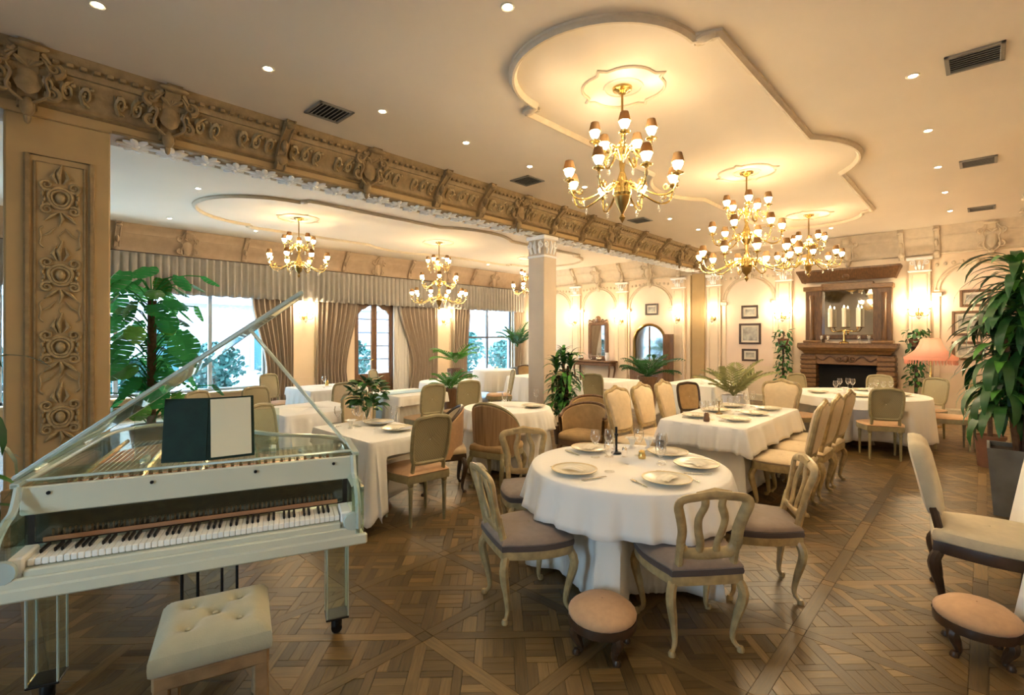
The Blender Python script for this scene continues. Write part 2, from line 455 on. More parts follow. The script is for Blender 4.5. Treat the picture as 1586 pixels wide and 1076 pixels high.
place('parquet', plank_mesh('parquet', [(P, c, ang, tone * .42, (0, 0)) for _, P, c, ang, tone in pl[300:]]), floor, kind='stuff')

# ------------------------------------------------------------------ ceiling and walls
st(MB().box(((XL + XR) / 2, (YF + YB) / 2, CZ + .06), (XR - XL + .4, YB - YF + .4, .12), .002).build('ceiling', M['ceil'], smooth=False), 'cream plaster ceiling')
st(MB().box((XR + .1, (YF + YB) / 2, CZ / 2), (.2, YB - YF + .4, CZ), .002).build('wall_right', M['wall'], smooth=False))
FO = (-2.2, -1.0, .9, 2.5)
st(MB().box(((XL + FO[0]) / 2, YF - .1, CZ / 2), (FO[0] - XL, .2, CZ), .002).box(((FO[1] + XR) / 2, YF - .1, CZ / 2), (XR - FO[1], .2, CZ), .002).box(((FO[0] + FO[1]) / 2, YF - .1, (FO[3] + CZ) / 2), (FO[1] - FO[0], .2, CZ - FO[3]), .002).box(((FO[0] + FO[1]) / 2, YF - .1, FO[2] / 2), (FO[1] - FO[0], .2, FO[2]), .002).build('wall_front', M['wall'], smooth=False))
fw = struct('window_4', 'street window behind the camera', (0, YF - .1, 0)); f = MB()
for x in (FO[0] + .03, FO[1] - .03): f.box((x, 0, 1.7), (.06, .07, 1.8))
for z in (.83, 2.57): f.box((-1.6, 0, z), (1.4, .07, .06))
f.build('window_frame', M['winframe'], fw, smooth=False)
MB().box((-1.6, 0, 1.7), (1.3, .006, 1.7), .001).build('pane', M['pane'], fw, smooth=False)
st(MB().box(((XL + XR) / 2, YB + .1, CZ / 2), (XR - XL, .2, CZ), .002).build('wall_back', M['wall'], smooth=False), 'cream back wall with plaster arches and pilasters')
# window wall: solid stretches between openings
WT = .25
OPEN = ((-3.6, -.4, .42, 2.95), (.1, 4.62, .42, 2.95), (6.95, 8.25, 0, 2.95), (11.05, 13.25, .42, 2.95))
wl = MB(); yy = YF
for (a, b, z0, z1) in OPEN:
    wl.box((XL - WT / 2, (yy + a) / 2, CZ / 2), (WT, a - yy, CZ), .002)
    wl.box((XL - WT / 2, (a + b) / 2, (z1 + CZ) / 2), (WT, b - a, CZ - z1), .002)
    if z0: wl.box((XL - WT / 2, (a + b) / 2, z0 / 2), (WT, b - a, z0), .002)
    yy = b
wl.box((XL - WT / 2, (yy + YB) / 2, CZ / 2), (WT, YB - yy, CZ), .002)
st(wl.build('wall_left', M['wall'], smooth=False), 'cream window wall of the side room')
def window(n, a, b, z0, z1, mulls, tr, lab, m='winframe'):
    w = struct('window_%d' % n, lab, (XL - .1, 0, 0)); f = MB()
    f.box((0, a + .03, (z0 + z1) / 2), (.07, .06, z1 - z0)); f.box((0, b - .03, (z0 + z1) / 2), (.07, .06, z1 - z0))
    f.box((0, (a + b) / 2, z0 + .03), (.07, b - a, .06)); f.box((0, (a + b) / 2, z1 - .03), (.07, b - a, .06))
    f.build('window_frame', M[m], w, smooth=False)
    ys = [a + .06] + list(mulls) + [b - .06]
    for y in mulls: MB().box((0, y, (z0 + z1) / 2), (.07, .075, z1 - z0 - .1)).build('mullion', M[m], w, smooth=False)
    for i in range(len(ys) - 1):
        if tr: MB().box((0, (ys[i] + ys[i + 1]) / 2, tr), (.055, ys[i + 1] - ys[i] - .06, .06)).build('transom', M[m], w, smooth=False)
        MB().box((0, (ys[i] + ys[i + 1]) / 2, (z0 + z1) / 2), (.006, ys[i + 1] - ys[i] - .06, z1 - z0 - .1), .001).build('pane', M['pane'], w, smooth=False)
    MB().box((.16, (a + b) / 2, z0 - .02), (.3, b - a + .06, .04)).build('window_sill', M['creamw'], w, smooth=False)
window(1, -3.6, -.4, .42, 2.95, (-2,), None, 'window of the side room nearest the camera')
window(2, .1, 4.62, .42, 2.95, (1.75, 3.44), 0, 'wide grey-framed window behind the monstera')
window(3, 11.05, 13.25, .42, 2.95, (12.07,), 1.62, 'far window with a dark transom', 'windark')
# french door
d = struct('door_1', 'brown wooden french door with shaped glazed panels', (XL - .1, 0, 0))
f = MB(); a, b = 6.95, 8.25
for y in (a + .06, b - .06): f.box((0, y, 1.475), (.1, .12, 2.95))
f.box((0, 7.6, 2.84), (.1, 1.06, .22)); f.build('door_frame', M['brown'], d, smooth=False)
for k, yc in enumerate((7.31, 7.89)):
    g = MB()
    for y in (yc - .245, yc + .245): g.box((0, y, 1.37), (.06, .085, 2.72))
    g.box((0, yc, .3), (.06, .42, .6)); g.box((0, yc, 2.66), (.06, .42, .14))
    # shaped head: rises towards the middle of the pair
    s_ = 1 if k == 0 else -1
    T = Matrix(((0, 0, 1, 0), (1, 0, 0, 0), (0, 1, 0, 0), (0, 0, 0, 1)))
    g.prism([(yc - .2 * s_, 2.28), (yc - .1 * s_, 2.40), (yc, 2.42), (yc + .1 * s_, 2.5), (yc + .2 * s_, 2.54), (yc + .2 * s_, 2.62), (yc - .2 * s_, 2.62)][::s_], -.03, .03, T)
    lf = g.build('door_leaf', M['brown'], d, smooth=False)
    for z in (1.0, 1.38, 1.76, 2.14): MB().box((0, yc, z), (.03, .41, .025)).build('glazing_bar', M['windark'], lf, smooth=False)
    MB().box((0, yc, 1.57), (.006, .41, 1.95), .001).build('pane', M['pane'], lf, smooth=False)
MB().tube([(.05, 7.55, 1.0), (.09, 7.55, 1.0), (.09, 7.46, 1.0)], .01).build('door_handle', M['gold'], d)

# mouldings
def cornice_prof(zb, s=1):
    h = CZ - zb; P = [(0, 0), (.025, 0), (.05, .04), (.035, .10), (.035, .15), (.05, .25), (.10, .44), (.165, .58), (.175, .65), (.20, .65), (.21, .77), (.25, .85), (.27, .94), (.29, 1), (0, 1)]
    return [(o * s, zb + z * h) for o, z in P]
ZB = 3.53; ZW = 3.36
# arcade beam with pier and column
MB().box((XBM - .175, (YF + YB) / 2, (3.445 + CZ) / 2), (.35, YB - YF, CZ - 3.445), .01)
beam = st(MB().box((XBM - .175, (YF + YB) / 2, (3.445 + CZ) / 2), (.35, YB - YF - .01, CZ - 3.446), .008).build('trim_1', M['beam'], smooth=False), 'carved plaster beam between the two rooms')
MB().sweep(cornice_prof(ZB), [(XBM, YF), (XBM, YB)][::1]).build('cornice', M['plaster'], beam)
MB().sweep([(.0, 3.445), (.012, 3.445), (.018, 3.455), (.012, 3.47), (0, 3.47)], [(XBM, .75), (XBM, YB)]).build('bead', M['plaster'], beam)
MB().sweep(cornice_prof(ZB, .8), [(XBM - .35, YB), (XBM - .35, YF)]).build('cornice', M['plaster'], beam)
def spiral(cx, cz, r0, r1, a0, turns, n=18):
    out = []
    for i in range(n + 1):
        t = i / n; r = r0 + (r1 - r0) * t; a = a0 + turns * 2 * pi * t; out.append((0, cx + r * cos(a), cz + r * sin(a)))
    return out
def scroll_mesh():
    """foliage scroll relief about 0.5 long, in the YZ plane, x = out"""
    m = MB()
    for k in range(3):
        y = -.17 + .17 * k; s = 1 if k % 2 else -1
        m.tube(spiral(y, .0, .058, .012, pi / 2 * s, 1.6 * s, 16), [.021, .009], 5)
        m.tube([(0, y - .07, -.05 * s), (.005, y - .02, .05 * s), (0, y + .05, .068 * s)], [.006, .019, .006], 5)
        for q in range(3): m.ell((.004, y + .05 * cos(q * 2.1), .05 * sin(q * 2.1 + k)), (.012, .026, .012), 6, 4)
    return m.mesh('scroll_relief', M['relief'])
SCR = scroll_mesh()
def bracket_mesh(h, mt='plaster'):
    """plain cornice console: x out, y along, z from 0 up to h"""
    m = MB()
    prof = [(.0, -.07), (.05, -.07), (.085, -.02), (.08, .06), (.105, h * .34), (.16, h * .52), (.24, h * .68), (.30, h * .80), (.345, h), (0, h)]
    T = Matrix(((1, 0, 0, 0), (0, 0, 1, 0), (0, 1, 0, 0), (0, 0, 0, 1)))
    m.prism(prof, -.05, .05, T)
    for y in (-.04, .04): m.tube([(o + .008, y, z) for o, z in prof[1:-1]], .012, 5)
    m.ell((.09, 0, .03), (.05, .06, .06), 8, 5); m.ell((.31, 0, h * .88), (.06, .065, .04), 8, 5); m.ell((.16, 0, h * .42), (.05, .035, .07), 8, 5)
    return m.mesh('console_bracket', M[mt])
def cart_mesh(h, mt='plaster'):
    """shield cartouche with scrolls"""
    m = MB()
    prof = [(.0, -.05), (.06, -.05), (.08, .06), (.11, h * .42), (.18, h * .62), (.26, h * .76), (.34, h * .98), (0, h * .98)]
    T = Matrix(((1, 0, 0, 0), (0, 0, 1, 0), (0, 1, 0, 0), (0, 0, 0, 1)))
    m.prism(prof, -.06, .06, T)
    m.grid([[(.12 + .045 * sin(pi * min(1, max(0, .5 + p[0] * 5))), p[0], z) for p in [((j / 8 - .5) * 2 * w,) for j in range(9)]] for w, z in ((.012, h * .06), (.06, h * .16), (.085, h * .32), (.088, h * .46), (.07, h * .54), (.078, h * .58))])
    for k in range(5):
        a = (k - 2) * .5; m.tube([(.18, 0, h * .60), (.215, .035 * sin(a) * 1.6, h * .60 + .05 * cos(a)), (.23, .075 * sin(a) * 1.3, h * .60 + .09 * cos(a))], [.008, .02, .012], 6)
    for s in (-1, 1): m.tube(cr([(.10, s * .03, -.02), (.14, s * .12, h * .14), (.17, s * .10, h * .42), (.20, s * .13, h * .60), (.25, s * .06, h * .84)], 4), [.014, .024, .010], 6)
    for s in (-1, 1):
        m.tube([(p[0] + .20, s * p[1], p[2]) for p in spiral(.15, h * .66, .06, .014, -pi / 2, 1.4, 14)], [.026, .010], 6)
        m.tube([(p[0] + .13, s * p[1], p[2]) for p in spiral(.14, h * .18, .055, .014, pi / 2, -1.4, 14)], [.024, .010], 6)
        m.tube([(.22, s * .02, h * .92), (.25, s * .08, h * .86), (.23, s * .13, h * .72)], [.02, .025, .008], 6)
    m.ell((.31, 0, h * .90), (.05, .12, .03), 10, 6); m.ell((.08, 0, -.05), (.05, .05, .08), 8, 5); m.ell((.06, 0, -.13), (.03, .025, .055), 8, 4)
    return m.mesh('cartouche', M[mt])
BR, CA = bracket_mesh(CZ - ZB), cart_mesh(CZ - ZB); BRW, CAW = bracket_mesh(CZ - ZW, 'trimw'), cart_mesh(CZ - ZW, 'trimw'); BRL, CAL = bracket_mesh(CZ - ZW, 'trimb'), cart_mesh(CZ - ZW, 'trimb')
ys = [(-2.2, 0), (-1.1, 1), (.21, 1), (1.15, 1), (2.18, 0), (3.21, 1), (4.31, 0), (5.14, 0), (5.96, 1), (6.89, 0), (7.77, 0), (8.67, 1), (9.75, 0), (10.85, 0), (11.9, 1), (12.9, 0)]
for i, (y, c) in enumerate(ys):
    place('cartouche' if c else 'bracket', CA if c else BR, beam, loc=(XBM + .005, y, ZB))
    if i < len(ys) - 1:
        y2 = ys[i + 1][0]; n = 2 if y2 - y > .9 else 1
        for k in range(n):
            yc = y + (y2 - y) * (k + .5) / n
            o = place('scroll_relief', SCR, beam, loc=(XBM + .100, yc, ZB + .150), rot=(0, R(40), 0)); o.scale = (1.6, .74 * (y2 - y) / n / .5, 1.4)
for y in [YF + .1 + .062 * k for k in range(0)]: pass
dm = MB()
for k in range(int((YB - YF - .4) / .085)): dm.box((XBM + .238, YF + .2 + .085 * k, ZB + .306), (.05, .045, .028), .004)
dm.build('dentil_row', M['plaster'], beam, kind='stuff')
# white leaf ornaments under the beam
lm = MB()
for s in (-1, 1):
    for k, (L_, an) in enumerate(((.15, 20), (.12, 62), (.08, 105))):
        a = R(an); T = Matrix.Rotation(-s * a, 4, 'Z') @ Matrix.Translation((0, L_ * .5, -.008)); lm.ell((0, 0, 0), (.034, L_ * .62, .018), 8, 5, T)
lm.ell((0, .01, -.015), (.03, .03, .025), 8, 5)
LM = lm.mesh('leaf_ornament', M['leafwhite'])
for k in range(44):
    y = .95 + .285 * k
    if y > YB - .3 or 6.5 < y < 7.2: continue
    for xx in (XBM - .14, XBM - .21):
        place('leaf_ornament', LM, beam, loc=(xx, y, 3.443), rot=(0, 0, -pi / 2 if xx > XBM - .2 else pi / 2))
MB().box((XBM - .175, 7.2, 3.436), (.05, 12.8, .02), .006).build('soffit_fillet', M['leafwhite'], beam, smooth=False)

# ------------------------------------------------------------------ pier with carved panel
pier = struct('trim_2', 'broad pier with a carved rocaille panel beside the piano', (XBM, .41, 0))
MB().box((-.175, 0, 1.7225), (.35, .66, 3.445), .012).build('shaft', M['beam'], pier, smooth=False)
fr = MB()
for (yo, zo, w) in ((.20, 3.13, .022), (.155, 3.08, .010)):
    z0 = .55 if w > .015 else .62
    fr.tube([(.004, -yo, z0), (.004, yo, z0), (.004, yo, zo), (.004, -yo, zo)], w, 6, closed=True)
fr.build('panel_moulding', M['plaster'], pier, smooth=True)
MB().box((.012, 0, .22), (.03, .70, .44), .01).build('plinth', M['plaster'], pier, smooth=False)
def rocaille():
    m = MB()
    for i in range(2):
        m.tube([(.012, (.075 - .02 * i) * cos(a) * (1 + .06 * sin(3 * a)), (.085 - .022 * i) * sin(a)) for a in [2 * pi * k / 20 for k in range(20)]], .013 - .003 * i, 6, closed=True)
    m.ell((.012, 0, 0), (.03, .034, .045), 10, 6)
    for s in (-1, 1):
        m.tube([(.012, s * p[1], p[2]) for p in spiral(.085, .10, .045, .010, -pi * .7, 1.5, 16)], [.014, .006], 6)
        m.tube([(.012, s * p[1], p[2]) for p in spiral(.085, -.10, .042, .010, pi * .7, -1.5, 16)], [.014, .006], 6)
        m.tube([(.01, s * .02, .12), (.02, s * .05, .17), (.01, s * .03, .235)], [.006, .017, .004], 6)
        m.tube([(.01, s * .015, -.12), (.02, s * .06, -.16), (.01, s * .10, -.20)], [.006, .016, .004], 6)
        for k in range(4): m.ell((.012, s * (.10 + .012 * (k % 2)), .06 - .04 * k), (.014, .012, .024), 6, 4)
    m.tube([(.01, .0, .12), (.022, -.012, .2), (.01, .012, .29)], [.008, .018, .003], 6)
    m.tube([(.01, 0, -.12), (.02, .012, -.17), (.01, -.006, -.235)], [.008, .015, .003], 6)
    return m.mesh('rocaille_ornament', M['relief'])
RO = rocaille()
for z in (2.80, 2.16, 1.56, .98): place('rocaille_ornament', RO, pier, loc=(.0, 0, z))
def cart_lines():
    m = MB()
    for s in (-1, 1):
        m.tube(cr([(.006, s * .105, .085), (.006, s * .125, .06), (.006, s * .118, 0), (.006, s * .125, -.06), (.006, s * .10, -.09)], 4), .007, 5)
        m.tube([(.006, s * .118, .0), (.014, s * .07, .03), (.006, s * .03, .085)], [.003, .009, .003], 5)
    m.tube(cr([(.006, -.02, -.09), (.012, .012, -.04), (.008, -.01, .01), (.012, .02, .06)], 3), [.004, .012, .004], 5)
    return m.mesh('strapwork', M['relief'])
CL = cart_lines()
for z in (2.47, 1.86, 1.27): place('strapwork', CL, pier, loc=(0, 0, z))
# ------------------------------------------------------------------ column
colm = struct('trim_3', 'square column with a white leaf capital at the room divide', (XBM - .19, 6.885, 0))
MB().box((0, 0, 1.72), (.37, .35, 3.44), .01).build('shaft', M['columnp'], colm, smooth=False)
MB().box((0, 0, 3.405), (.43, .41, .07), .012).build('abacus', M['leafwhite'], colm, smooth=False)
MB().box((0, 0, 3.07), (.40, .38, .04), .012).build('necking', M['leafwhite'], colm, smooth=False)
MB().box((0, 0, .12), (.43, .41, .24), .014).build('plinth', M['columnp'], colm, smooth=False)
cp = MB()
for k in range(4):
    T = Matrix.Rotation(k * pi / 2, 4, 'Z')
    for s in (-1, 1):
        cp.tube([T @ Vector((s * (.13 + p[1] * .8), -.185 - .01, 3.27 + p[2] * .8)) for p in spiral(0, 0, .075, .012, pi / 2, 1.5, 14)], [.02, .009], 6)
    cp.tube([T @ Vector(p) for p in ((0, -.18, 3.12), (0, -.215, 3.24), (0, -.2, 3.35))], [.02, .035, .012], 6)
    for s in (-1, 1): cp.tube([T @ Vector(p) for p in ((s * .09, -.18, 3.12), (s * .1, -.205, 3.19), (s * .11, -.2, 3.26))], [.02, .028, .008], 6)
cp.build('capital', M['leafwhite'], colm)

# ------------------------------------------------------------------ wall cornices
def wall_cornice(name, path, label, marks, axis, skip=()):
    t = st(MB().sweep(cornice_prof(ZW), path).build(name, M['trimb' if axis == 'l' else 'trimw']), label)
    for (q, c) in marks:
        if axis == 'b': place('cartouche' if c else 'bracket', CAW if c else BRW, t, loc=(q, YB - .005, ZW), rot=(0, 0, -pi / 2))
        elif axis == 'l': place('cartouche' if c else 'bracket', CAL if c else BRL, t, loc=(XL + .005, q, ZW))
        else: place('cartouche' if c else 'bracket', CAW if c else BRW, t, loc=(XR - .005, q, ZW), rot=(0, 0, pi))
    return t
wall_cornice('trim_4', [(XBM, YB), (XR, YB)], 'cornice of the fireplace wall', [(-4.42, 1), (-3.2, 0), (-2.28, 1), (-1.3, 0), (-.72, 0), (.1, 1)], 'b')
wall_cornice('trim_5', [(XL, YB), (XBM - .35, YB)], 'back cornice of the side room', [(-11.8, 1), (-10.9, 0), (-9.97, 0), (-9.08, 1), (-8.19, 0), (-7.27, 1), (-6.35, 0)], 'b')
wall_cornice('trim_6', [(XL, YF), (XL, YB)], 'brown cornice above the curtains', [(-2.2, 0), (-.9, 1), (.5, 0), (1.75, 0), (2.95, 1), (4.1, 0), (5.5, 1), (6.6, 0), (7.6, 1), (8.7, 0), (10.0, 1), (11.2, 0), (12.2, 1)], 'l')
wall_cornice('trim_7', [(XR, YB), (XR, YF)], 'cornice of the right wall', [(12.6, 1), (11.4, 0), (10.2, 0), (9, 1), (7.8, 0), (6.6, 0), (5.4, 1), (4.2, 0), (3, 0), (1.8, 1)], 'r')

# ------------------------------------------------------------------ back wall: pilasters, arches
def pilaster(n, x=None, y=None, w=.36, lab='', top=3.33):
    if y is None: p = struct('trim_%d' % n, lab, (x, YB, 0)); p.rotation_euler = (0, 0, 0)
    else: p = struct('trim_%d' % n, lab, (XL, y, 0)); p.rotation_euler = (0, 0, pi / 2)
    MB().box((0, -.04, top / 2), (w, .08, top), .008).build('shaft', M['wall'], p, smooth=False)
    fr = MB(); fr.tube([(-w / 2 + .06, -.083, .6), (w / 2 - .06, -.083, .6), (w / 2 - .06, -.083, top - .36), (-w / 2 + .06, -.083, top - .36)], .012, 5, closed=True)
    fr.build('panel_moulding', M['trimw'], p)
    MB().box((0, -.05, .15), (w + .05, .12, .3), .012).build('base', M['trimw'], p, smooth=False)
    c = MB().box((0, -.055, top - .03), (w + .08, .14, .06), .012).box((0, -.05, top - .29), (w + .04, .12, .035), .01)
    for s in (-1, 1):
        c.tube([(s * (w / 2 - .06 + q[1]), -.10, top - .11 + q[2]) for q in spiral(0, 0, .055, .012, pi / 2, 1.5, 12)], [.016, .008], 5)
        c.tube([(s * .05, -.09, top - .26), (s * .06, -.13, top - .2), (s * .07, -.11, top - .13)], [.015, .026, .008], 6)
    c.tube([(0, -.09, top - .26), (0, -.135, top - .17), (0, -.115, top - .08)], [.02, .034, .01], 6)
    c.build('capital', M['leafwhite'], p)
PX = [-11.7, -9.97, -8.19, -6.35, -5.34, -3.61, -1.0]
for i, x in enumerate(PX): pilaster(8 + i, x=x, lab='plaster pilaster on the back wall, number %d from the window corner' % (i + 1))
pilaster(15, y=5.51, w=.66, lab='pilaster between the wide window and the french door')
pilaster(16, y=10.0, w=.6, lab='pilaster between the french door and the far window')
def arch(n, xc, hw, zs, lab):
    a = struct('trim_%d' % n, lab, (xc, YB, 0))
    def arc(r, k=20): return [(r * cos(t), -.0, zs + r * .98 * sin(t)) for t in [pi * i / k for i in range(k + 1)]]
    T = Matrix(((1, 0, 0, 0), (0, 0, -1, 0), (0, 1, 0, 0), (0, 0, 0, 1)))
    inner = [(-hw, .9)] + [(p[0], p[2]) for p in arc(hw)][::-1] + [(hw, .9)]
    MB().prism(inner[::-1], .0, .012, T).build('arch_panel', M['wallpink'], a, smooth=False)
    m = MB().tube([(hw + .02, -.015, zs - .02)] + [(x, -.015, z) for x, _, z in arc(hw + .02)] + [(-hw - .02, -.015, zs - .02)], .026, 6)
    m.tube([(x, -.012, z) for x, _, z in arc(hw + .085)], .014, 5); m.build('archivolt', M['trimw'], a)
    for s in (-1, 1):
        MB().box((s * (hw + .05), -.03, zs - .05), (.17, .07, .09), .01).build('impost', M['trimw'], a, smooth=False)
        MB().box((s * (hw + .05), -.02, (zs - .1 + .3) / 2 + .15), (.10, .04, zs - .4), .008).build('jamb', M['wall'], a, smooth=False)
    k = MB().ell((0, -.04, zs + hw + .04), (.06, .05, .10), 10, 6)
    for s in (-1, 1):
        k.tube([(s * q[1] + s * .09, -.03, zs + hw + .05 + q[2]) for q in spiral(0, 0, .05, .012, pi, -1.4 , 12)], [.018, .008], 5)
        for j in range(4): k.ell((s * (.2 + .13 * j), -.03, zs + hw + .06 - .012 * j), (.035, .03, .04), 6, 4)
    k.build('keystone', M['trimw'], a)
arch(20, -.13, .54, 2.58, 'plaster arch behind the tall dracaena'); arch(21, -4.45, .58, 2.58, 'plaster arch around three framed prints')
arch(22, -7.27, .66, 2.5, 'plaster arch above the glazed niche'); arch(23, -9.08, .60, 2.55, 'plaster arch around the carved mirror'); arch(24, -10.85, .6, 2.55, 'plaster arch at the window corner')
# tall plain panels beside the beam end
st(MB().box((-5.78, YB - .03, 1.7), (.36, .05, 3.4), .01).box((-6.0, YB - .02, 1.7), (.04, .04, 3.4), .006).build('trim_25', M['beam'], smooth=False), 'flat wall strip below the end of the beam')
for nm, p in (('baseboard_back', [(XL, YB), (XR, YB)]), ('baseboard_left', [(XL, YF), (XL, 6.9)]), ('baseboard_right', [(XR, YB), (XR, YF)])):
    st(MB().sweep([(0, 0), (.02, 0), (.02, .14), (.012, .16), (0, .17)], p).build(nm, M['creamw'], smooth=False))

# ------------------------------------------------------------------ ceiling mouldings
def medallion(n, cx, ycs, hw, r0, r1, lab):
    t = struct('trim_%d' % n, lab, (cx, 0, CZ)); P = []
    y0, y1, y2 = ycs
    def arc(yc, r, a0, a1, k): return [(r * cos(a0 + (a1 - a0) * i / k), yc + r * sin(a0 + (a1 - a0) * i / k)) for i in range(k + 1)]
    j1 = math.acos(hw / r1); ya, yb = y0 - r0 * .41, y2 + r0 * .41
    P += arc(ya, r0, pi, 2 * pi, 28); P += [(hw, ya + .07)]
    P += arc(y1, r1, -j1, j1, 14); P += [(hw, yb - .07)]
    P += arc(yb, r0, 0, pi, 28); P += [(-hw, yb - .07)]
    P += arc(y1, r1, pi - j1, pi + j1, 14); P += [(-hw, ya + .07)]
    MB().sweep([(-.03, 0), (-.03, -.022), (-.008, -.05), (.012, -.05), (.022, -.03), (.04, -.022), (.04, 0)], P, True).build('ring_moulding', M['trimw'], t)
    for s in (-1, 1):
        for yy in (ya + .03, yb - .03):
            o = MB().ell((0, 0, -.03), (.09, .05, .035), 9, 5)
            o.tube([(q[1] * .8, q[2] * .8, -.03) for q in spiral(.05, .03, .05, .012, 0, 1.5, 12)], [.018, .01], 5).tube([(-q[1] * .8, q[2] * .8, -.03) for q in spiral(.05, .03, .05, .012, 0, 1.5, 12)], [.018, .01], 5)
            o.build('corner_ornament', M['trimw'], t, loc=(s * (hw + r0) / 2, yy, 0))
    for yc in ycs:
        pts = []
        for k in range(48):
            a = 2 * pi * k / 48; r = .30 + .07 * abs(sin(2 * a)) ** .6 + .10 * max(0, cos(4 * a)) ** 14
            pts.append((r * cos(a), r * sin(a)))
        MB().sweep([(-.012, 0), (-.012, -.012), (0, -.022), (.012, -.012), (.012, 0)], pts, True).build('rosette', M['trimw'], t, loc=(0, yc, 0))
        MB().tube([(.17 * cos(a), .17 * sin(a), 0) for a in [2 * pi * i / 24 for i in range(24)]], .012, 5, closed=True).build('rosette_ring', M['ceil'], t, loc=(0, yc, 0))
medallion(30, -2.38, (3.97, 7.2, 10.5), .95, .78, 1.28, 'long shaped ceiling moulding of the main room')
medallion(31, -9.5, (4.08, 7.43, 10.75), 1.40, 1.2, 1.75, 'long shaped ceiling moulding of the side room')
# ------------------------------------------------------------------ chandeliers
def arm_parts(L, rise):
    """arm runs out along +X from the stem; z=0 at the hub"""
    p = cr([(.03, 0, .0), (.10, 0, .05), (L * .42, 0, -.03), (L * .72, 0, -.10), (L * .93, 0, -.07), (L, 0, .02 + rise)], 5)
    m = MB().tube(p, [.011, .009], 6)
    m.tube([(L * .35 + q[1] * .8, 0, .02 + q[2] * .8) for q in spiral(0, 0, .05, .012, pi, 1.3, 12)], [.008, .005], 5)
    m.tube([(L * .8 + q[1] * .7, 0, -.03 + q[2] * .7) for q in spiral(0, 0, .045, .012, 0, -1.3, 12)], [.007, .004], 5)
    arm = m.mesh('arm', M['gold'])
    z = .02 + rise
    cup = MB().lathe([(.0, 0), (.012, .0), (.02, .012), (.05, .02), (.052, .026), (.018, .03), (.016, .06), (.0, .06)], 10, (L, 0, z)).mesh('cup', M['gold'])
    bul = MB().lathe([(.014, 0), (.030, .018), (.042, .045), (.040, .07), (.022, .10), (0, .12)], 12, (L, 0, z + .05)).mesh('lit_bulb', M['bulb'])
    sh = MB().grid([[(L + r * cos(a), r * sin(a), z + h) for a in [2 * pi * k / 12 for k in range(12)]] for r, h in ((.056, .115), (.036, .195), (.033, .195), (.053, .115))], True).mesh('shade', M['shade'])
    dr = MB().lathe([(0, -.075), (.016, -.045), (.005, -.012), (0, .01)], 6, (L, 0, z - .0)).mesh('crystal_drop', M['crystal'])
    dr2 = MB().lathe([(0, -.08), (.016, -.05), (.005, -.012), (0, .01)], 6, (L * .72, 0, -.10)).mesh('crystal_drop', M['crystal'])
    return arm, cup, bul, sh, dr, dr2, (L, z)
ARMS = {}
def chandelier(x, y, tiers, zb, label, rod_to, sc=1):
    """tiers: (z of hub, arm length, number, phase)"""
    c = thing('chandelier', label, 'chandelier', (x, y, CZ), 0, 'brass chandeliers')
    MB().lathe([(0, -.06), (.03, -.055), (.05, -.03), (.085, -.02), (.09, 0), (0, 0)], 16).build('canopy', M['gold'], c)
    rz = rod_to - CZ
    MB().tube([(0, 0, -.05), (0, 0, rz)], .011, 8).build('rod', M['golddk'], c)
    zt = tiers[0][0] - CZ; z0 = zb - CZ
    b = MB().lathe([(.012, rz + .02), (.03, rz), (.05, rz - .05), (.035, rz - .09), (.06, zt + .03), (.07, zt), (.04, zt - .05), (.022, zt - .10)] , 14)
    for (hz, L, n, ph) in tiers[1:]:
        h = hz - CZ; b.lathe([(.022, h + .30), (.03, h + .24), (.02, h + .18), (.045, h + .10), (.075, h + .02), (.085, h - .03), (.05, h - .08), (.02, h - .12)], 14)
    b.tube([(0, 0, rz), (0, 0, z0 + .1)], .018, 8)
    b.build('body', M['gold'], c)
    h = tiers[-1][0] - CZ
    MB().lathe([(0, z0), (.012, z0 + .02), (.03, z0 + .05), (.012, z0 + .08), (.02, z0 + .10), (.06, h - .12), (.075, h - .06), (.0, h - .05)], 14).build('finial', M['golddk'], c)
    k = 0
    for (hz, L, n, ph) in tiers:
        if L not in ARMS: ARMS[L] = arm_parts(L, .02)
        arm, cup, bul, sh, dr, dr2, (lx, lz) = ARMS[L]
        for i in range(n):
            a = place('arm', arm, c, loc=(0, 0, hz - CZ), rot=(0, 0, ph + 2 * pi * i / n))
            for nm, me in (('cup', cup), ('lit_bulb', bul), ('shade', sh), ('crystal_drop', dr), ('crystal_drop', dr2)): place(nm, me, a)
            if i % 2 == k % 2: light('bulb_light', 'POINT', (lx, 0, lz + .10), PW['bulb'] * 2, WARM, a, .035)
            k += 0
        k += 1
    return c
chandelier(-2.39, 3.97, [(3.34, .26, 5, .3), (2.98, .50, 8, .15)], 2.68, 'brass chandelier of two tiers hanging nearest, above the round table', 3.42)
chandelier(-2.38, 7.2, [(3.36, .27, 5, .1), (3.02, .44, 6, .5), (2.66, .62, 10, .2)], 2.40, 'large three tier brass chandelier in the middle of the main room', 3.44)
chandelier(-2.37, 10.5, [(3.34, .26, 5, .5), (3.02, .52, 8, .35)], 2.74, 'brass chandelier of two tiers in front of the fireplace', 3.42)
chandelier(-9.5, 4.08, [(3.36, .27, 5, .2), (3.02, .54, 8, .0)], 2.76, 'brass chandelier in front of the taupe valance near the monstera', 3.42)
chandelier(-9.5, 7.45, [(3.34, .27, 5, .1), (2.92, .46, 6, .4), (2.55, .64, 10, .3)], 2.28, 'three tier brass chandelier in front of the french door', 3.42)
chandelier(-9.5, 10.75, [(3.34, .26, 5, .5), (2.98, .52, 8, .35)], 2.70, 'brass chandelier half hidden behind the square column', 3.42)

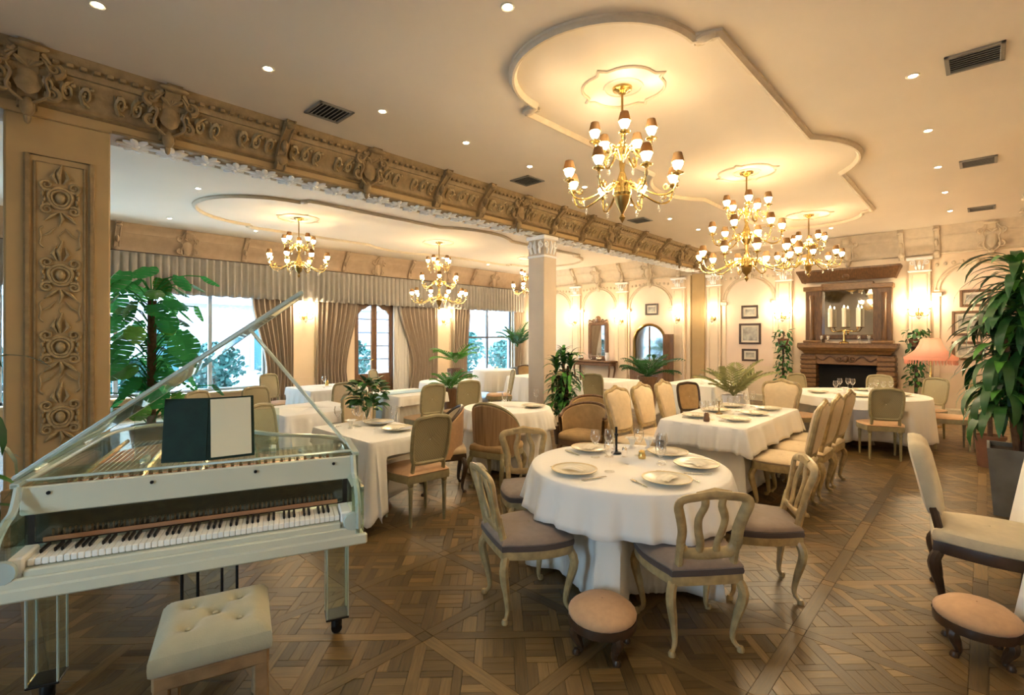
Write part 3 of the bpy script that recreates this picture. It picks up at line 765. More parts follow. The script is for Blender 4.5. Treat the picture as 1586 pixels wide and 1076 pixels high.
# ------------------------------------------------------------------ wall lights
def sconce_proto(n):
    s = thing('wall_sconce', '', 'sconce')
    MB().lathe([(0, 0), (.05, .0), (.07, .015), (.05, .03), (0, .035)], 12, T=Matrix.Rotation(pi / 2, 4, 'X')).build('back_plate', M['gold'], s)
    MB().lathe([(0, -.14), (.02, -.10), (.05, -.06), (.02, -.02), (0, 0)], 8, (0, -.09, -.02)).build('crystal_pendant', M['crystal'], s)
    xs = {1: (0,), 3: (-.17, 0, .17)}[n]
    for x in xs:
        e = (x, -.17 if x == 0 else -.12, .07)
        a = MB().tube(cr([(0, -.02, 0), (x * .5, -.08, -.06), (x * .95, e[1] - .01, -.03), e], 4), .008, 6).build('arm', M['gold'], s)
        MB().lathe([(0, 0), (.03, .008), (.034, .016), (.013, .02), (.012, .05), (0, .05)], 10, e).build('cup', M['gold'], a)
        MB().lathe([(.014, 0), (.03, .025), (.04, .06), (.034, .10), (.014, .13), (0, .145)], 10, (e[0], e[1], e[2] + .045)).build('lit_bulb', M['bulb'], a)
        MB().lathe([(0, -.08), (.015, -.045), (0, .012)], 6, (e[0], e[1], e[2])).build('crystal_drop', M['crystal'], a)
    return s
S3 = sconce_proto(3); P3 = Proto(S3); P1 = Proto(sconce_proto(1))
sc = [(-1.0, 'three light wall sconce to the right of the fireplace', 3), (-3.61, 'three light wall sconce to the left of the fireplace', 3), (-5.34, 'single wall light beside the three framed prints', 1),
      (-6.35, 'single wall light on the pilaster between the niche and the beam end', 1), (-8.19, 'bright wall sconce between the carved mirror and the niche', 3), (-9.97, 'bright wall sconce to the window side of the carved mirror', 3), (-11.7, 'wall sconce in the window corner of the side room', 3)]
for x, lab, n in sc:
    (P3 if n == 3 else P1).at(x, YB - .085, 0, lab, 'wall sconces', 2.14)
    light('sconce_light', 'POINT', (x, YB - .30, 2.32), PW['sconce'] * (4 if n == 3 else 2), WARM, None, .08)
for y, lab in ((5.51, 'wall sconce on the pilaster behind the nearest side room chandelier'), (10.0, 'wall sconce on the pilaster between curtain and far window')):
    P3.at(XL + .085, y, pi / 2, lab, 'wall sconces', 2.14); light('sconce_light', 'POINT', (XL + .30, y, 2.32), PW['sconce'] * 4, WARM, None, .08)

# ------------------------------------------------------------------ downlights and grilles
ring = MB().lathe([(.032, -.004), (.045, -.008), (.052, -.002), (.052, 0), (.032, 0), (.032, -.004)], 16, cap=False).mesh('trim_ring', M['creamw'])
lens = MB().lathe([(0, -.012), (.020, -.010), (.034, -.003), (.034, .0), (0, .0)], 14).mesh('lens', M['spot'])
rows = [('beside the carved beam', [(-4.38, y) for y in (.51, 1.62, 2.72, 3.83, 4.95, 6.2, 7.6, 9.0, 10.31)]),
        ('along the right side of the main room', [(-.45, y) for y in (-.8, .8, 2.4, 3.95, 5.52, 7.1, 8.72, 10.32, 11.91)]),
        ('on the main room centre line', [(-2.37, 2.45), (-2.32, 12.09)]),
        ('in the side room over the window tables', [(-11.3, y) for y in (.8, 2.38, 3.93, 7.29, 9.0, 10.79)]),
        ('in the side room near its ceiling moulding', [(-8.7, 2.2)])]
ORD = ['first', 'second', 'third', 'fourth', 'fifth', 'sixth', 'seventh', 'eighth', 'ninth', 'tenth', 'eleventh']
for nm, pts in rows:
    for i, (x, y) in enumerate(pts):
        t = thing('downlight', '%s recessed downlight from the far end %s' % (ORD[len(pts) - 1 - i], nm) if len(pts) > 1 else 'recessed downlight ' + nm, 'downlight', (x, y, CZ), 0, 'recessed ceiling lights')
        place('trim_ring', ring, t); place('lens', lens, t)
        light('downlight_beam', 'SPOT', (0, 0, -.03), PW['down'] * (1 if x > -6 else .3), (1, .80, .55), t, .03, spot_size=R(95), spot_blend=.7)
def grille(x, y, s, lab):
    g = thing('air_vent', lab, 'vent', (x, y, CZ), 0, 'ceiling air vents'); f = MB()
    for k in range(4): f.box((s / 2 * (1, -1, 0, 0)[k], s / 2 * (0, 0, 1, -1)[k], -.008), (.03 if k < 2 else s + .03, s + .03 if k < 2 else .03, .016), .003)
    f.build('frame', M['steel'], g, smooth=False); MB().box((0, 0, -.001), (s, s, .002), .0005).build('backing', M['black'], g, smooth=False)
    sl = MB().box((0, 0, 0), (s - .02, .018, .006), .002).mesh('slat', M['steel'], False)
    for k in range(7): place('slat', sl, g, loc=(0, -s / 2 + s * (k + 1) / 8, -.008), rot=(R(30), 0, 0))
for x, y, lab in ((-4.78, 2.36, 'square ceiling vent nearest on the beam side'), (-4.8, 5.37, 'second square ceiling vent along the beam'), (-4.85, 8.71, 'third square ceiling vent along the beam, behind the near chandelier'),
                  (-.06, 5.51, 'large ceiling vent nearest on the right side'), (-.06, 8.8, 'second ceiling vent on the right side'), (-.04, 12.04, 'far ceiling vent on the right side')): grille(x, y, .33, lab)

# ------------------------------------------------------------------ fireplace on the back wall
FX = -2.28; FY = YB
fp = thing('fireplace', 'carved brown wooden fireplace with dark opening', 'fireplace', (FX, FY, 0))
for s in (-1, 1):
    pr_ = MB().box((s * .74, -.16, .62), (.30, .32, 1.24), .01).build('pier', M['fire'], fp, smooth=False)
    bk = MB().box((0, 0, 0), (.335, .355, .085), .014).mesh('block', M['firelt'], False)
    for k in range(11): place('block', bk, pr_, loc=(s * .74, -.165, .10 + .105 * k))
MB().box((0, -.15, 1.13), (1.22, .30, .24), .01).build('frieze', M['firelt'], fp, smooth=False)
c = MB()
for s in (-1, 1):
    c.tube([(s * (.12 + q[1]), -.31, 1.14 + q[2]) for q in spiral(0, 0, .07, .014, pi, 1.4, 14)], [.022, .01], 6)
    c.tube(cr([(s * .15, -.31, 1.08), (s * .3, -.315, 1.2), (s * .45, -.31, 1.1), (s * .58, -.31, 1.18)], 4), [.02, .012], 6)
c.ell((0, -.31, 1.14), (.07, .035, .08), 10, 6); c.build('carving', M['fire'], fp)
MB().box((0, -.02, .5), (1.2, .03, 1.0), .004).build('firebox', M['black'], fp, smooth=False)
MB().box((0, -.10, .03), (1.25, .5, .06), .01).build('hearth', M['dark'], fp, smooth=False)
MB().sweep([(0, 1.25), (.05, 1.25), (.09, 1.31), (.13, 1.34), (.17, 1.40), (.17, 1.46), (.0, 1.46)], [(-.77, -.02), (-.77, -.31), (.77, -.31), (.77, -.02)]).build('mantel_moulding', M['firelt'], fp, smooth=False)
MB().box((0, -.20, 1.475), (1.90, .46, .05), .012).build('mantel_shelf', M['fire'], fp, smooth=False)
om = thing('overmantel', 'tall carved wooden overmantel framing a mirror above the fireplace', 'mirror', (FX, FY, 1.5))
for s in (-1, 1):
    MB().box((s * .66, -.09, .62), (.34, .18, 1.24), .012).build('pilaster', M['fire'], om, smooth=False)
    MB().lathe([(.05, .05), (.06, .1), (.045, .15), (.045, 1.0), (.06, 1.06), (.05, 1.12)], 12, (s * .69, -.2, 0)).build('column', M['fire'], om)
    MB().box((s * .66, -.14, 1.27), (.4, .28, .10), .012).build('capital_block', M['firelt'], om, smooth=False)
    MB().box((s * .66, -.14, .03), (.4, .28, .06), .012).build('foot_block', M['firelt'], om, smooth=False)
MB().box((0, -.10, 1.30), (1.0, .2, .16), .012).build('lintel', M['firelt'], om, smooth=False)
MB().box((0, -.05, .14), (1.0, .1, .10), .012).build('sill_rail', M['fire'], om, smooth=False)
MB().sweep([(0, 1.42), (.03, 1.42), (.06, 1.50), (.10, 1.60), (.13, 1.66), (.13, 1.70), (0, 1.70)], [(-.86, 0), (-.86, -.22), (.86, -.22), (.86, 0)]).build('pediment', M['fire'], om, smooth=False)
c = MB()
for s in (-1, 1):
    c.tube(cr([(s * .02, -.24, 1.52), (s * .2, -.26, 1.62), (s * .4, -.25, 1.50), (s * .6, -.24, 1.58), (s * .74, -.24, 1.5)], 4), [.035, .02], 6)
    c.tube([(s * (.14 + q[1]), -.25, 1.5 + q[2]) for q in spiral(0, 0, .07, .014, pi, 1.4, 14)], [.024, .01], 6)
c.ell((0, -.26, 1.55), (.1, .05, .1), 10, 6); c.build('crest_carving', M['fire'], om)
MB().box((0, -.012, .72), (1.0, .02, 1.06), .002).build('mirror_glass', M['mirror'], om, smooth=False)
# mantel objects
cb = thing('candelabra', 'three tall white candles on the fireplace mantel', 'candelabra', (FX - .04, FY - .24, 1.5))
MB().lathe([(0, 0), (.10, 0), (.09, .02), (.03, .05), (.02, .2), (.035, .26), (.02, .30), (0, .30)], 14).build('stem', M['gold'], cb)
MB().tube(cr([(-.27, 0, .36), (-.2, 0, .26), (0, 0, .30), (.2, 0, .26), (.27, 0, .36)], 5), .012, 6).build('branch', M['gold'], cb)
for x in (-.27, 0, .27):
    MB().lathe([(0, 0), (.045, .005), (.05, .02), (0, .02)], 12, (x, 0, .35)).build('cup', M['gold'], cb)
    cd = MB().lathe([(.045, .0), (.045, .42), (.03, .435), (0, .43)], 14, (x, 0, .37)).build('candle', M['candle'], cb)
    MB().lathe([(0, 0), (.012, .015), (.006, .04), (0, .055)], 8, (x, 0, .805)).build('flame', M['bulb'], cd)
gob = MB().lathe([(0, 0), (.035, 0), (.03, .006), (.006, .012), (.006, .07), (.03, .10), (.036, .14), (.03, .17), (.028, .17), (.034, .14), (.028, .102), (0, .08)], 12).mesh('mantel_goblet', M['crystal'])
for i, x in enumerate((-.46, -.33, .26, .44)):
    tag(place('mantel_goblet', gob, loc=(FX + x, FY - .36, 1.5)), ['goblet at the left end of the mantel', 'goblet left of the candles on the mantel', 'goblet right of the candles on the mantel', 'goblet at the right end of the mantel'][i], 'glass', 'goblets on the mantel')

# ------------------------------------------------------------------ framed pictures
def picture(x, z, w, h, lab, mt='dark', bord=.05, inner=.0, mat_=None):
    p = thing('framed_print', lab, 'picture', (x, YB - .012, z), 0, 'framed prints on the back wall')
    f = MB()
    for s in (-1, 1):
        f.box((s * (w / 2 - bord / 2), -.018, 0), (bord, .036, h), .008); f.box((0, -.018, s * (h / 2 - bord / 2)), (w - bord * 2 + .01, .036, bord), .008)
    f.build('frame', M[mt], p, smooth=False)
    MB().box((0, -.006, 0), (w - bord * 1.6, .008, h - bord * 1.6), .001).build('mount', M['matte'], p, smooth=False)
    MB().box((0, -.012, 0), (w - bord * 2 - .10, .006, h - bord * 2 - .09), .001).build('print', M[mat_ or 'photo'], p, smooth=False)
picture(-4.42, 2.29, .42, .34, 'small dark framed print, topmost of three in the arch left of the fireplace')
picture(-4.42, 1.72, .54, .54, 'large square dark framed print, middle of three left of the fireplace')
picture(-4.42, 1.17, .40, .32, 'small dark framed print, lowest of three left of the fireplace')
picture(-.14, 2.42, .46, .34, 'brown framed print, topmost in the arch behind the dracaena', 'brown')
picture(-.20, 1.92, .58, .50, 'wide brown framed print, middle in the arch behind the dracaena', 'brown')
picture(-.26, 1.36, .46, .38, 'small brown framed print, lowest in the arch behind the dracaena', 'brown')
picture(.34, 2.30, .30, .40, 'narrow brown framed print at the right edge of the dracaena arch', 'brown')
picture(-7.2, 2.46, .42, .34, 'small dark framed print above the glazed niche')
# carved mirror
mr = thing('carved_mirror', 'gilt brown carved wall mirror with a crest above a console', 'mirror', (-9.08, YB - .012, 1.52))
f = MB()
for s in (-1, 1): f.box((s * .33, -.03, 0), (.10, .06, 1.1), .015)
f.box((0, -.03, .54), (.72, .06, .10), .015).box((0, -.03, -.54), (.72, .06, .10), .015); f.build('frame', M['brown'], mr, smooth=False)
c = MB().ell((0, -.04, .68), (.11, .04, .12), 10, 6)
for s in (-1, 1):
    c.tube([(s * (.16 + q[1]), -.035, .64 + q[2]) for q in spiral(0, 0, .07, .014, pi, 1.4, 14)], [.026, .01], 6); c.tube([(s * .2, -.03, .62), (s * .34, -.04, .66), (s * .38, -.03, .58)], [.02, .028, .008], 6)
    c.tube([(s * .1, -.03, -.6), (s * .25, -.035, -.62), (s * .34, -.03, -.58)], [.025, .02, .008], 6)
c.build('crest', M['brown'], mr)
MB().box((0, -.012, 0), (.58, .012, 1.0), .001).build('mirror_glass', M['mirror'], mr, smooth=False)
# glazed niche
nc = thing('arched_vitrine', 'arched dark framed vitrine with bluish glass in the back wall', 'cabinet', (-7.27, YB - .012, 0))
def arcp(r, zs, k=16): return [(r * cos(pi * i / k), zs + r * sin(pi * i / k)) for i in range(k + 1)]
TT = Matrix(((1, 0, 0, 0), (0, 0, -1, 0), (0, 1, 0, 0), (0, 0, 0, 1)))
MB().prism([(-.46, .75)][::-1] + [(.46, .75)] + arcp(.46, 1.5), .005, .02, TT).build('glass', M['bluemirror'], nc, smooth=False)
MB().tube([(.5, -.03, .72)] + [(x, -.03, z) for x, z in arcp(.5, 1.5)] + [(-.5, -.03, .72)], .045, 6).build('frame', M['golddk'], nc)
MB().box((0, -.03, 1.35), (.04, .03, 1.2), .006).build('mullion', M['brown'], nc, smooth=False)
MB().box((.0, -.12, .42), (1.1, .24, .62), .02).build('base_cabinet', M['brown'], nc, smooth=False)
cu = thing('wooden_screen', 'narrow dark wooden folding screen beside the vitrine', 'screen', (-6.56, YB - .25, 0))
for k, (x, r_) in enumerate(((-.06, .5), (.09, -.5))): MB().box((x, 0, .86), (.20, .035, 1.72), .01, r_).build('screen_panel', M['brown'], cu, smooth=False)
# console with objects
cs = thing('console_table', 'dark console table beneath the carved mirror', 'table', (-9.08, YB - .28, 0))
MB().box((0, 0, .86), (1.5, .42, .05), .012).build('table_top', M['brown'], cs, smooth=False); MB().box((0, 0, .78), (1.4, .36, .10), .01).build('apron', M['brown'], cs, smooth=False)
for sx in (-1, 1):
    for sy in (-1, 1): MB().tube(cr([(sx * .64, sy * .14, .8), (sx * .67, sy * .16, .62), (sx * .62, sy * .13, .25), (sx * .66, sy * .15, .0)], 4), [.035, .02], 6).build('leg', M['brown'], cs)
for i, (x, h, r_, mt) in enumerate(((-.5, .16, .09, 'silver'), (-.15, .22, .06, 'glass'), (.2, .13, .11, 'silver'), (.5, .26, .07, 'leafwhite'))):
    tag(MB().lathe([(0, 0), (r_ * .6, 0), (r_ * .7, .01), (r_, h * .45), (r_ * .75, h * .8), (r_ * .85, h), (r_ * .8, h), (r_ * .6, h * .7), (0, h * .3)], 12).build('urn', M[mt], loc=(-9.08 + x, YB - .3, .885)),
        ['low silver urn at the window end of the console', 'clear vase on the console', 'wide silver bowl on the console', 'tall white vase at the column end of the console'][i], 'vase', 'ware on the console')
# pink floor lamp
fl = thing('floor_lamp', 'floor lamp with a pink bell shade beside the fireplace', 'lamp', (-.72, 11.9, 0))
MB().lathe([(0, 0), (.16, 0), (.16, .02), (.05, .05), (.02, .1), (.018, .7), (.03, .74), (.016, .78), (.016, 1.2), (0, 1.2)], 16).build('base', M['gold'], fl)
rows_ = []
for r, z in ((.10, 1.62), (.14, 1.60), (.17, 1.50), (.22, 1.40), (.33, 1.30), (.38, 1.27), (.375, 1.22)):
    rows_.append([(r * (1 + .035 * cos(8 * a)) * cos(a), r * (1 + .035 * cos(8 * a)) * sin(a), z) for a in [2 * pi * k / 32 for k in range(32)]])
MB().grid(rows_, True).build('shade', M['lamp'], fl)
fg = MB()
for k in range(48):
    a = 2 * pi * k / 48; fg.tube([(.375 * cos(a), .375 * sin(a), 1.22), (.375 * cos(a), .375 * sin(a), 1.14)], .007, 4)
fg.build('fringe', M['lamp'], fl, kind='stuff')
light('lamp_bulb', 'POINT', (0, 0, 1.4), PW['lamp'], (1, .7, .45), fl, .05)
# ------------------------------------------------------------------ curtains and valance
def drape(name, y0, y1, z0, z1, tie, n, lab, m='curtain', x=XL + .13, amp=.06, mirror=False):
    rows_ = []
    for i in range(25):
        t = i / 24; z = z1 + (z0 - z1) * t
        k = 1 - tie * (sin(min(1, t / .75) * pi / 2) ** 2) if t < .75 else 1 - tie * (1 - .25 * ((t - .75) / .25))
        row = []
        for j in range(n * 6 + 1):
            u = j / (n * 6)
            y = (y0 + (y1 - y0) * u * k) if not mirror else (y1 - (y1 - y0) * (1 - u) * k)
            row.append((x + amp * sin(u * n * 2 * pi + .4 * sin(3 * t)) * (1.0 - .3 * t) + .015 * sin(u * 31), y, z))
        rows_.append(row)
    o = MB().grid(rows_).build(name, M[m]); sol = o.modifiers.new('thick', 'SOLIDIFY'); sol.thickness = .006
    return tag(o, lab, 'curtain', 'window curtains')
drape('curtain', 4.22, 5.22, .02, 2.75, .35, 8, 'taupe curtain at the near side of the sconce pilaster', mirror=True)
drape('curtain', 5.80, 7.0, .02, 2.75, .3, 9, 'taupe curtain between the sconce pilaster and the french door')
drape('curtain', 8.26, 9.72, .02, 2.75, .35, 9, 'taupe curtain on the far side of the french door', mirror=True)
drape('lining_curtain', 8.16, 8.75, .02, 2.75, .05, 4, 'pale grey lining curtain beside the french door', 'curtainlt', x=XL + .03, amp=.014)
drape('curtain', 10.35, 11.1, .02, 2.75, .2, 6, 'taupe curtain beside the far window', mirror=False)
drape('curtain', 13.15, 13.6, .02, 2.75, .1, 4, 'narrow taupe curtain in the far window corner behind the tall palm', mirror=True)
rows_ = []; xv = XL + .26
for i in range(9):
    t = i / 8; row = []
    for j in range(1401):
        y = YF + .1 + (YB - .15 - YF) * j / 1400; ph = y * 2 * pi / .14
        w = (.5 + .5 * t)
        row.append((xv + .046 * w * (sin(ph) + .3 * sin(2 * ph + y)), y, 3.335 - (.80 + .012 * sin(ph * .5 + y)) * t))
    rows_.append(row)
vl = MB().grid(rows_).build('pleated_valance', M['valance']); vl.modifiers.new('thick', 'SOLIDIFY').thickness = .006
tag(vl, 'long pleated grey taupe valance above the windows', 'valance')
cr_ = thing('curtain_rail', 'dark pelmet rail under the brown cornice', 'rail', (XL, 0, 0))
MB().box((.12, (YF + YB) / 2, 3.352), (.24, YB - YF - .1, .016), .004).build('board', M['dark'], cr_, smooth=False)

# ------------------------------------------------------------------ outside the windows
st(MB().box((-24, 5, -.1), (23, 44, .1), .01).build('ground_exterior', M['extground'], smooth=False), 'pale terrace outside the windows')
fc = struct('wall_exterior', 'pale building across the terrace with teal arched windows', (-22, 5, 0))
MB().box((0, 0, 2.6), (.3, 36, 5.2), .02).build('facade', M['ext'], fc, smooth=False)
for y in (-12, -8, -4.2, -.6, 3.0, 6.6, 10.2, 13.5):
    T = Matrix(((0, 0, 1, 0), (1, 0, 0, 0), (0, 1, 0, 0), (0, 0, 0, 1)))
    w = MB().prism([(y - .5, .3), (y + .5, .3)] + [(y + .5 * cos(a), 2.0 + .5 * sin(a)) for a in [pi * i / 12 for i in range(13)]], .15, .2, T).build('arched_window', M['teal'], fc, smooth=False)
    MB().tube([(.2, y - .55, .3), (.2, y - .55, 2.0)] + [(.2, y - .55 * cos(a), 2.0 + .55 * sin(a)) for a in [pi * i / 12 for i in range(13)]] + [(.2, y + .55, .3)], .06, 6).build('surround', M['leafwhite'], w)
MB().box((.3, 0, 3.0), (.5, 36, .16), .03).build('string_course', M['leafwhite'], fc, smooth=False)
aw = thing('pergola', 'mauve pergola beam outside the wide window', 'pergola', (-16.5, 4, 0))
MB().box((0, 0, 2.15), (.14, 16, .22), .02).build('beam', M['awning'], aw, smooth=False)
for y in (-7.8, -3, 2.2, 7.8): MB().box((0, y, 1.02), (.12, .12, 2.04), .01).build('post', M['windark'], aw, smooth=False)

# ------------------------------------------------------------------ chairs
def cabriole(x, y, h=.42, sx=1, sy=1, r=.022, out=.025):
    p = cr([(x, y, h), (x + sx * out * 1.1, y + sy * out * 1.1, h * .78), (x + sx * out * .2, y + sy * out * .2, h * .40), (x - sx * out * .2, y - sy * out * .2, h * .14), (x + sx * out * .7, y + sy * out * .7, .012)], 4)
    n = len(p); rs = [r * (1.05 + .25 * sin(pi * min(1, i / n * 2.2)) if i < n * .45 else 1.0 - .5 * (i / n - .45) / .4 if i < n * .85 else .55 + .25 * (i / n - .85) / .15) for i in range(n)]
    return MB().tube(p, rs, 8).lathe([(0, 0), (r * .9, 0), (r * 1.0, .012), (r * .6, .028), (0, .028)], 8, (x + sx * out * .75, y + sy * out * .75, 0))
def seat_outline(w, wb, d, n=7, bow=.04):
    """front (+y) wide w, back wb, depth d"""
    P = cr([(-wb / 2, -d / 2 + .03, 0), (-w / 2 - .01, .0, 0), (-w / 2, d / 2 - .05, 0), (-w / 2 + .06, d / 2 - .005, 0), (0, d / 2 + bow, 0), (w / 2 - .06, d / 2 - .005, 0), (w / 2, d / 2 - .05, 0), (w / 2 + .01, 0, 0), (wb / 2, -d / 2 + .03, 0), (wb / 2 - .04, -d / 2, 0), (-wb / 2 + .04, -d / 2, 0)], 3, True)
    return [(p.x, p.y) for p in P]
def cushion(out, z0, z1, dome=.03, round_=.02):
    m = MB(); rows_ = []
    cx = sum(p[0] for p in out) / len(out); cy = sum(p[1] for p in out) / len(out)
    for s, z in ((.95, z0), (1.0, z0 + round_ * .6), (1.01, (z0 + z1) / 2), (.985, z1 - round_ * .5), (.93, z1), (.75, z1 + dome * .55), (.45, z1 + dome * .9), (.02, z1 + dome)):
        rows_.append([(cx + (x - cx) * s, cy + (y - cy) * s, z) for x, y in out])
    m.grid(rows_, True); return m
def band(out, z0, z1, s=1.0, t=.0):
    m = MB(); cx = sum(p[0] for p in out) / len(out); cy = sum(p[1] for p in out) / len(out)
    rows_ = [[(cx + (x - cx) * k, cy + (y - cy) * k, z) for x, y in out] for k, z in ((s * .9, z0), (s, z0), (s * 1.015, (z0 + z1) / 2), (s, z1), (s * .9, z1))]
    m.grid(rows_, True); return m
def rake(pts, y0, z0, k): return [(x, y0 - (z - z0) * k, z) for x, z in pts]

def chair_a():
    t = thing('splat_back_chair', '', 'chair'); o = seat_outline(.50, .40, .46)
    cushion(o, .435, .475, .02).build('seat', M['taupe'], t)
    band(o, .415, .446, 1.005).build('seat_shade_band', M['taupeshade'], t)  # darker strip round the cushion's lower side, shade painted into its colour
    band(o, .365, .417, .985).build('seat_rail', M['cream'], t)
    for x, y, sx, sy in ((-.20, .18, -1, 1), (.20, .18, 1, 1), (-.165, -.19, -1, -1), (.165, -.19, 1, -1)): cabriole(x, y, .40, sx, sy, .021, .03).build('leg', M['cream'], t)
    y0 = -.205; k = .24
    fr = cr([(a, b, 0) for a, b in [(-0.08, 0.5292), (-0.125, 0.5376), (-0.15, 0.5838), (-0.15, 0.6594), (-0.17, 0.7434), (-0.185, 0.798), (-0.165, 0.8316), (-0.09, 0.8442), (0, 0.8526), (0.09, 0.8442), (0.165, 0.8316), (0.185, 0.798), (0.17, 0.7434), (0.15, 0.6594), (0.15, 0.5838), (0.125, 0.5376), (0.08, 0.5292), (0, 0.525)]], 3, True)
    b = MB().tube(rake([(p.x, p.y) for p in fr], y0, .46, k), .029, 8, closed=True, flat=.55)
    for s in (-1, 1): b.tube(rake([(s * .15, .38), (s * .15, .48), (s * .15, .60)], y0, .46, k), .022, 7)
    b.tube(rake([(-.09, .848), (0, .86), (.09, .848)], y0 + .004, .46, k), [.022, .030, .022], 7, flat=.7)
    b.build('back_frame', M['cream'], t)
    for s in (-1, 1):
        q = cr([(a, c, 0) for a, c in [(s * 0.05, 0.5292), (s * 0.045, 0.5838), (s * 0.065, 0.6594), (s * 0.07, 0.7266), (s * 0.045, 0.7938), (s * 0.05, 0.8442)]], 4)
        MB().tube(rake([(p.x, p.y) for p in q], y0, .46, k), .0115, 8, flat=1.9).build('splat', M['cream'], t)
    return t
def chair_b(name='cane_back_chair', wood='greenwood', seat='peach', panel='cane', top=.96):
    t = thing(name, '', 'chair'); o = seat_outline(.50, .42, .46)
    cushion(o, .445, .472, .02).build('seat', M[seat], t); band(o, .385, .45, .99).build('seat_rail', M[wood], t)
    for x, y in ((-.205, .185), (.205, .185), (-.17, -.195), (.17, -.195)):
        MB().lathe([(0, 0), (.011, 0), (.013, .02), (.019, .30), (.024, .335), (.018, .35), (.026, .365), (.026, .40), (0, .40)], 10, (x, y, 0)).build('leg', M[wood], t)
    y0 = -.20; k = .18
    P = [(-.150, .56), (-.175, .64), (-.182, .78), (-.180, top - .09), (-.155, top - .025), (-.075, top - .008), (0, top), (.075, top - .008), (.155, top - .025), (.180, top - .09), (.182, .78), (.175, .64), (.150, .56), (.08, .548), (-.08, .548)]
    fr = [(p.x, p.y) for p in cr([(a, c, 0) for a, c in P], 3, True)]
    b = MB().tube(rake(fr, y0, .46, k), .02, 7, closed=True)
    for s in (-1, 1): b.tube(rake([(s * .16, .42), (s * .15, .58)], y0, .46, k), .019, 7)
    b.build('back_frame', M[wood], t)
    m = MB(); c = (0, .75); n = len(fr); rr = []
    for s_, off in ((.94, .004), (.5, .012), (.02, .014)): rr.append([(x * s_, y0 - ((c[1] + (z - c[1]) * s_) - .46) * k + off, c[1] + (z - c[1]) * s_) for x, z in fr])
    for s_, off in ((.5, -.004), (.94, -.004)): rr.append([(x * s_, y0 - ((c[1] + (z - c[1]) * s_) - .46) * k + off, c[1] + (z - c[1]) * s_) for x, z in fr])
    m.grid(rr, True); m.build('cane_panel' if panel == 'cane' else 'back_pad', M[panel], t)
    return t
def chair_c(name, fab, wood, top=1.04, thick=.045, carved=True, backfab=None, zs=.44):
    t = thing(name, '', 'chair'); o = seat_outline(.54, .44, .50)
    cushion(o, zs, .482, .014).build('seat', M[fab], t); band(o, zs - .065, zs + .002, .985).build('seat_rail', M[wood], t)
    for x, y, sx, sy in ((-.22, .20, -1, 1), (.22, .20, 1, 1), (-.185, -.21, -1, -1), (.185, -.21, 1, -1)): cabriole(x, y, zs - .05, sx, sy, .024, .03).build('leg', M[wood], t)
    y0 = -.215; k = .22
    P = [(-.17, .56), (-.20, .66), (-.215, .80), (-.235, top - .12), (-.20, top - .045), (-.10, top - .03), (0, top), (.10, top - .03), (.20, top - .045), (.235, top - .12), (.215, .80), (.20, .66), (.17, .56), (.08, .54), (-.08, .54)]
    fr = [(p.x, p.y) for p in cr([(a, c, 0) for a, c in P], 3, True)]
    b = MB()
    if carved:
        b.tube(rake(fr, y0, .46, k), .024, 7, closed=True); b.ell((0, y0 - (top - .46) * k, top), (.05, .025, .035), 9, 5)
    for s in (-1, 1): MB().tube(rake([(s * .18, .41), (s * .17, .60)], y0, .46, k), .023, 7).build('back_post', M[wood], t)
    if b.v: b.build('back_frame', M[wood], t)
    c = (0, .79); rr = []; e = 1.0 if not carved else .95
    for s_, off in ((.04, thick + .012), (.5, thick + .01), (.85, thick), (e * .97, thick * .6), (e, 0), (e * .97, -thick * .6), (.8, -thick * .8), (.04, -thick * .8)):
        rr.append([(x * s_, y0 - ((c[1] + (z - c[1]) * s_) - .46) * k + off, c[1] + (z - c[1]) * s_) for x, z in fr])
    MB().grid(rr, True).build('back_pad', M[backfab or fab], t)
    return t
def chair_d(name, fab, outer, wood, top=.86, ri=.245, ang=210, arm=.66):
    """tub armchair with a wrap-round back"""
    t = thing(name, '', 'armchair'); o = seat_outline(ri * 2 + .02, ri * 1.8, .48)
    cushion(o, .40, .475, .02).build('seat', M[fab], t); band(o, .34, .405, 1.0).build('seat_rail', M[wood], t)
    for x, y, sx, sy in ((-.21, .2, -1, 1), (.21, .2, 1, 1), (-.18, -.2, -1, -1), (.18, -.2, 1, -1)): cabriole(x, y, .36, sx, sy, .022, .025).build('leg', M[wood], t)
    def ring(r, zlo, off):
        out = []
        for i in range(25):
            a = R(90 - ang / 2) + R(ang) * i / 24 + pi; ca, sa = cos(a), sin(a); back = max(0, -sa)
            h = arm + (top - arm) * (back ** .7)
            out.append(((r + off) * ca * 1.06, (r + off) * sa * .98 + .02, h if zlo is None else zlo))
        return out
    inner, outer_ = ri, ri + .05
    rin = [ring(inner, .44, 0), ring(inner, None, 0)]; 
    MB().grid([ring(inner, .42, 0), ring(inner + .005, .58, 0), [(x, y, z - .02) for x, y, z in ring(inner, None, .01)], ring(inner, None, .03)]).build('inner_back', M[fab], t)
    MB().grid([ring(inner, None, .03), [(x, y, z - .02) for x, y, z in ring(outer_, None, 0)], ring(outer_ - .01, .55, 0), ring(outer_ - .03, .36, 0), ring(inner, .36, 0)]).build('outer_back', M[outer], t)
    MB().tube([(x, y, z + .008) for x, y, z in ring(inner, None, .03)], .018, 6).build('top_rail', M[wood], t)
    return t
CHAIRS = []
_at = Proto.at
def at_reg(s, x, y, rz, label, group=None, z=0):
    CHAIRS.append((x, y, rz, (.32 if 'armchair' in s.r.name else .33), .69 if 'armchair' in s.r.name else 0.60, .36 if 'armchair' in s.r.name else .335)); return _at(s, x, y, rz, label, group, z)
Proto.at = at_reg
CA_ = Proto(chair_a()); CB = Proto(chair_b()); CC = Proto(chair_c('high_back_chair', 'peachw', 'cream')); 
CE = Proto(chair_c('upholstered_chair', 'creamfab', 'dark', 1.02, .055, False, None, .405))
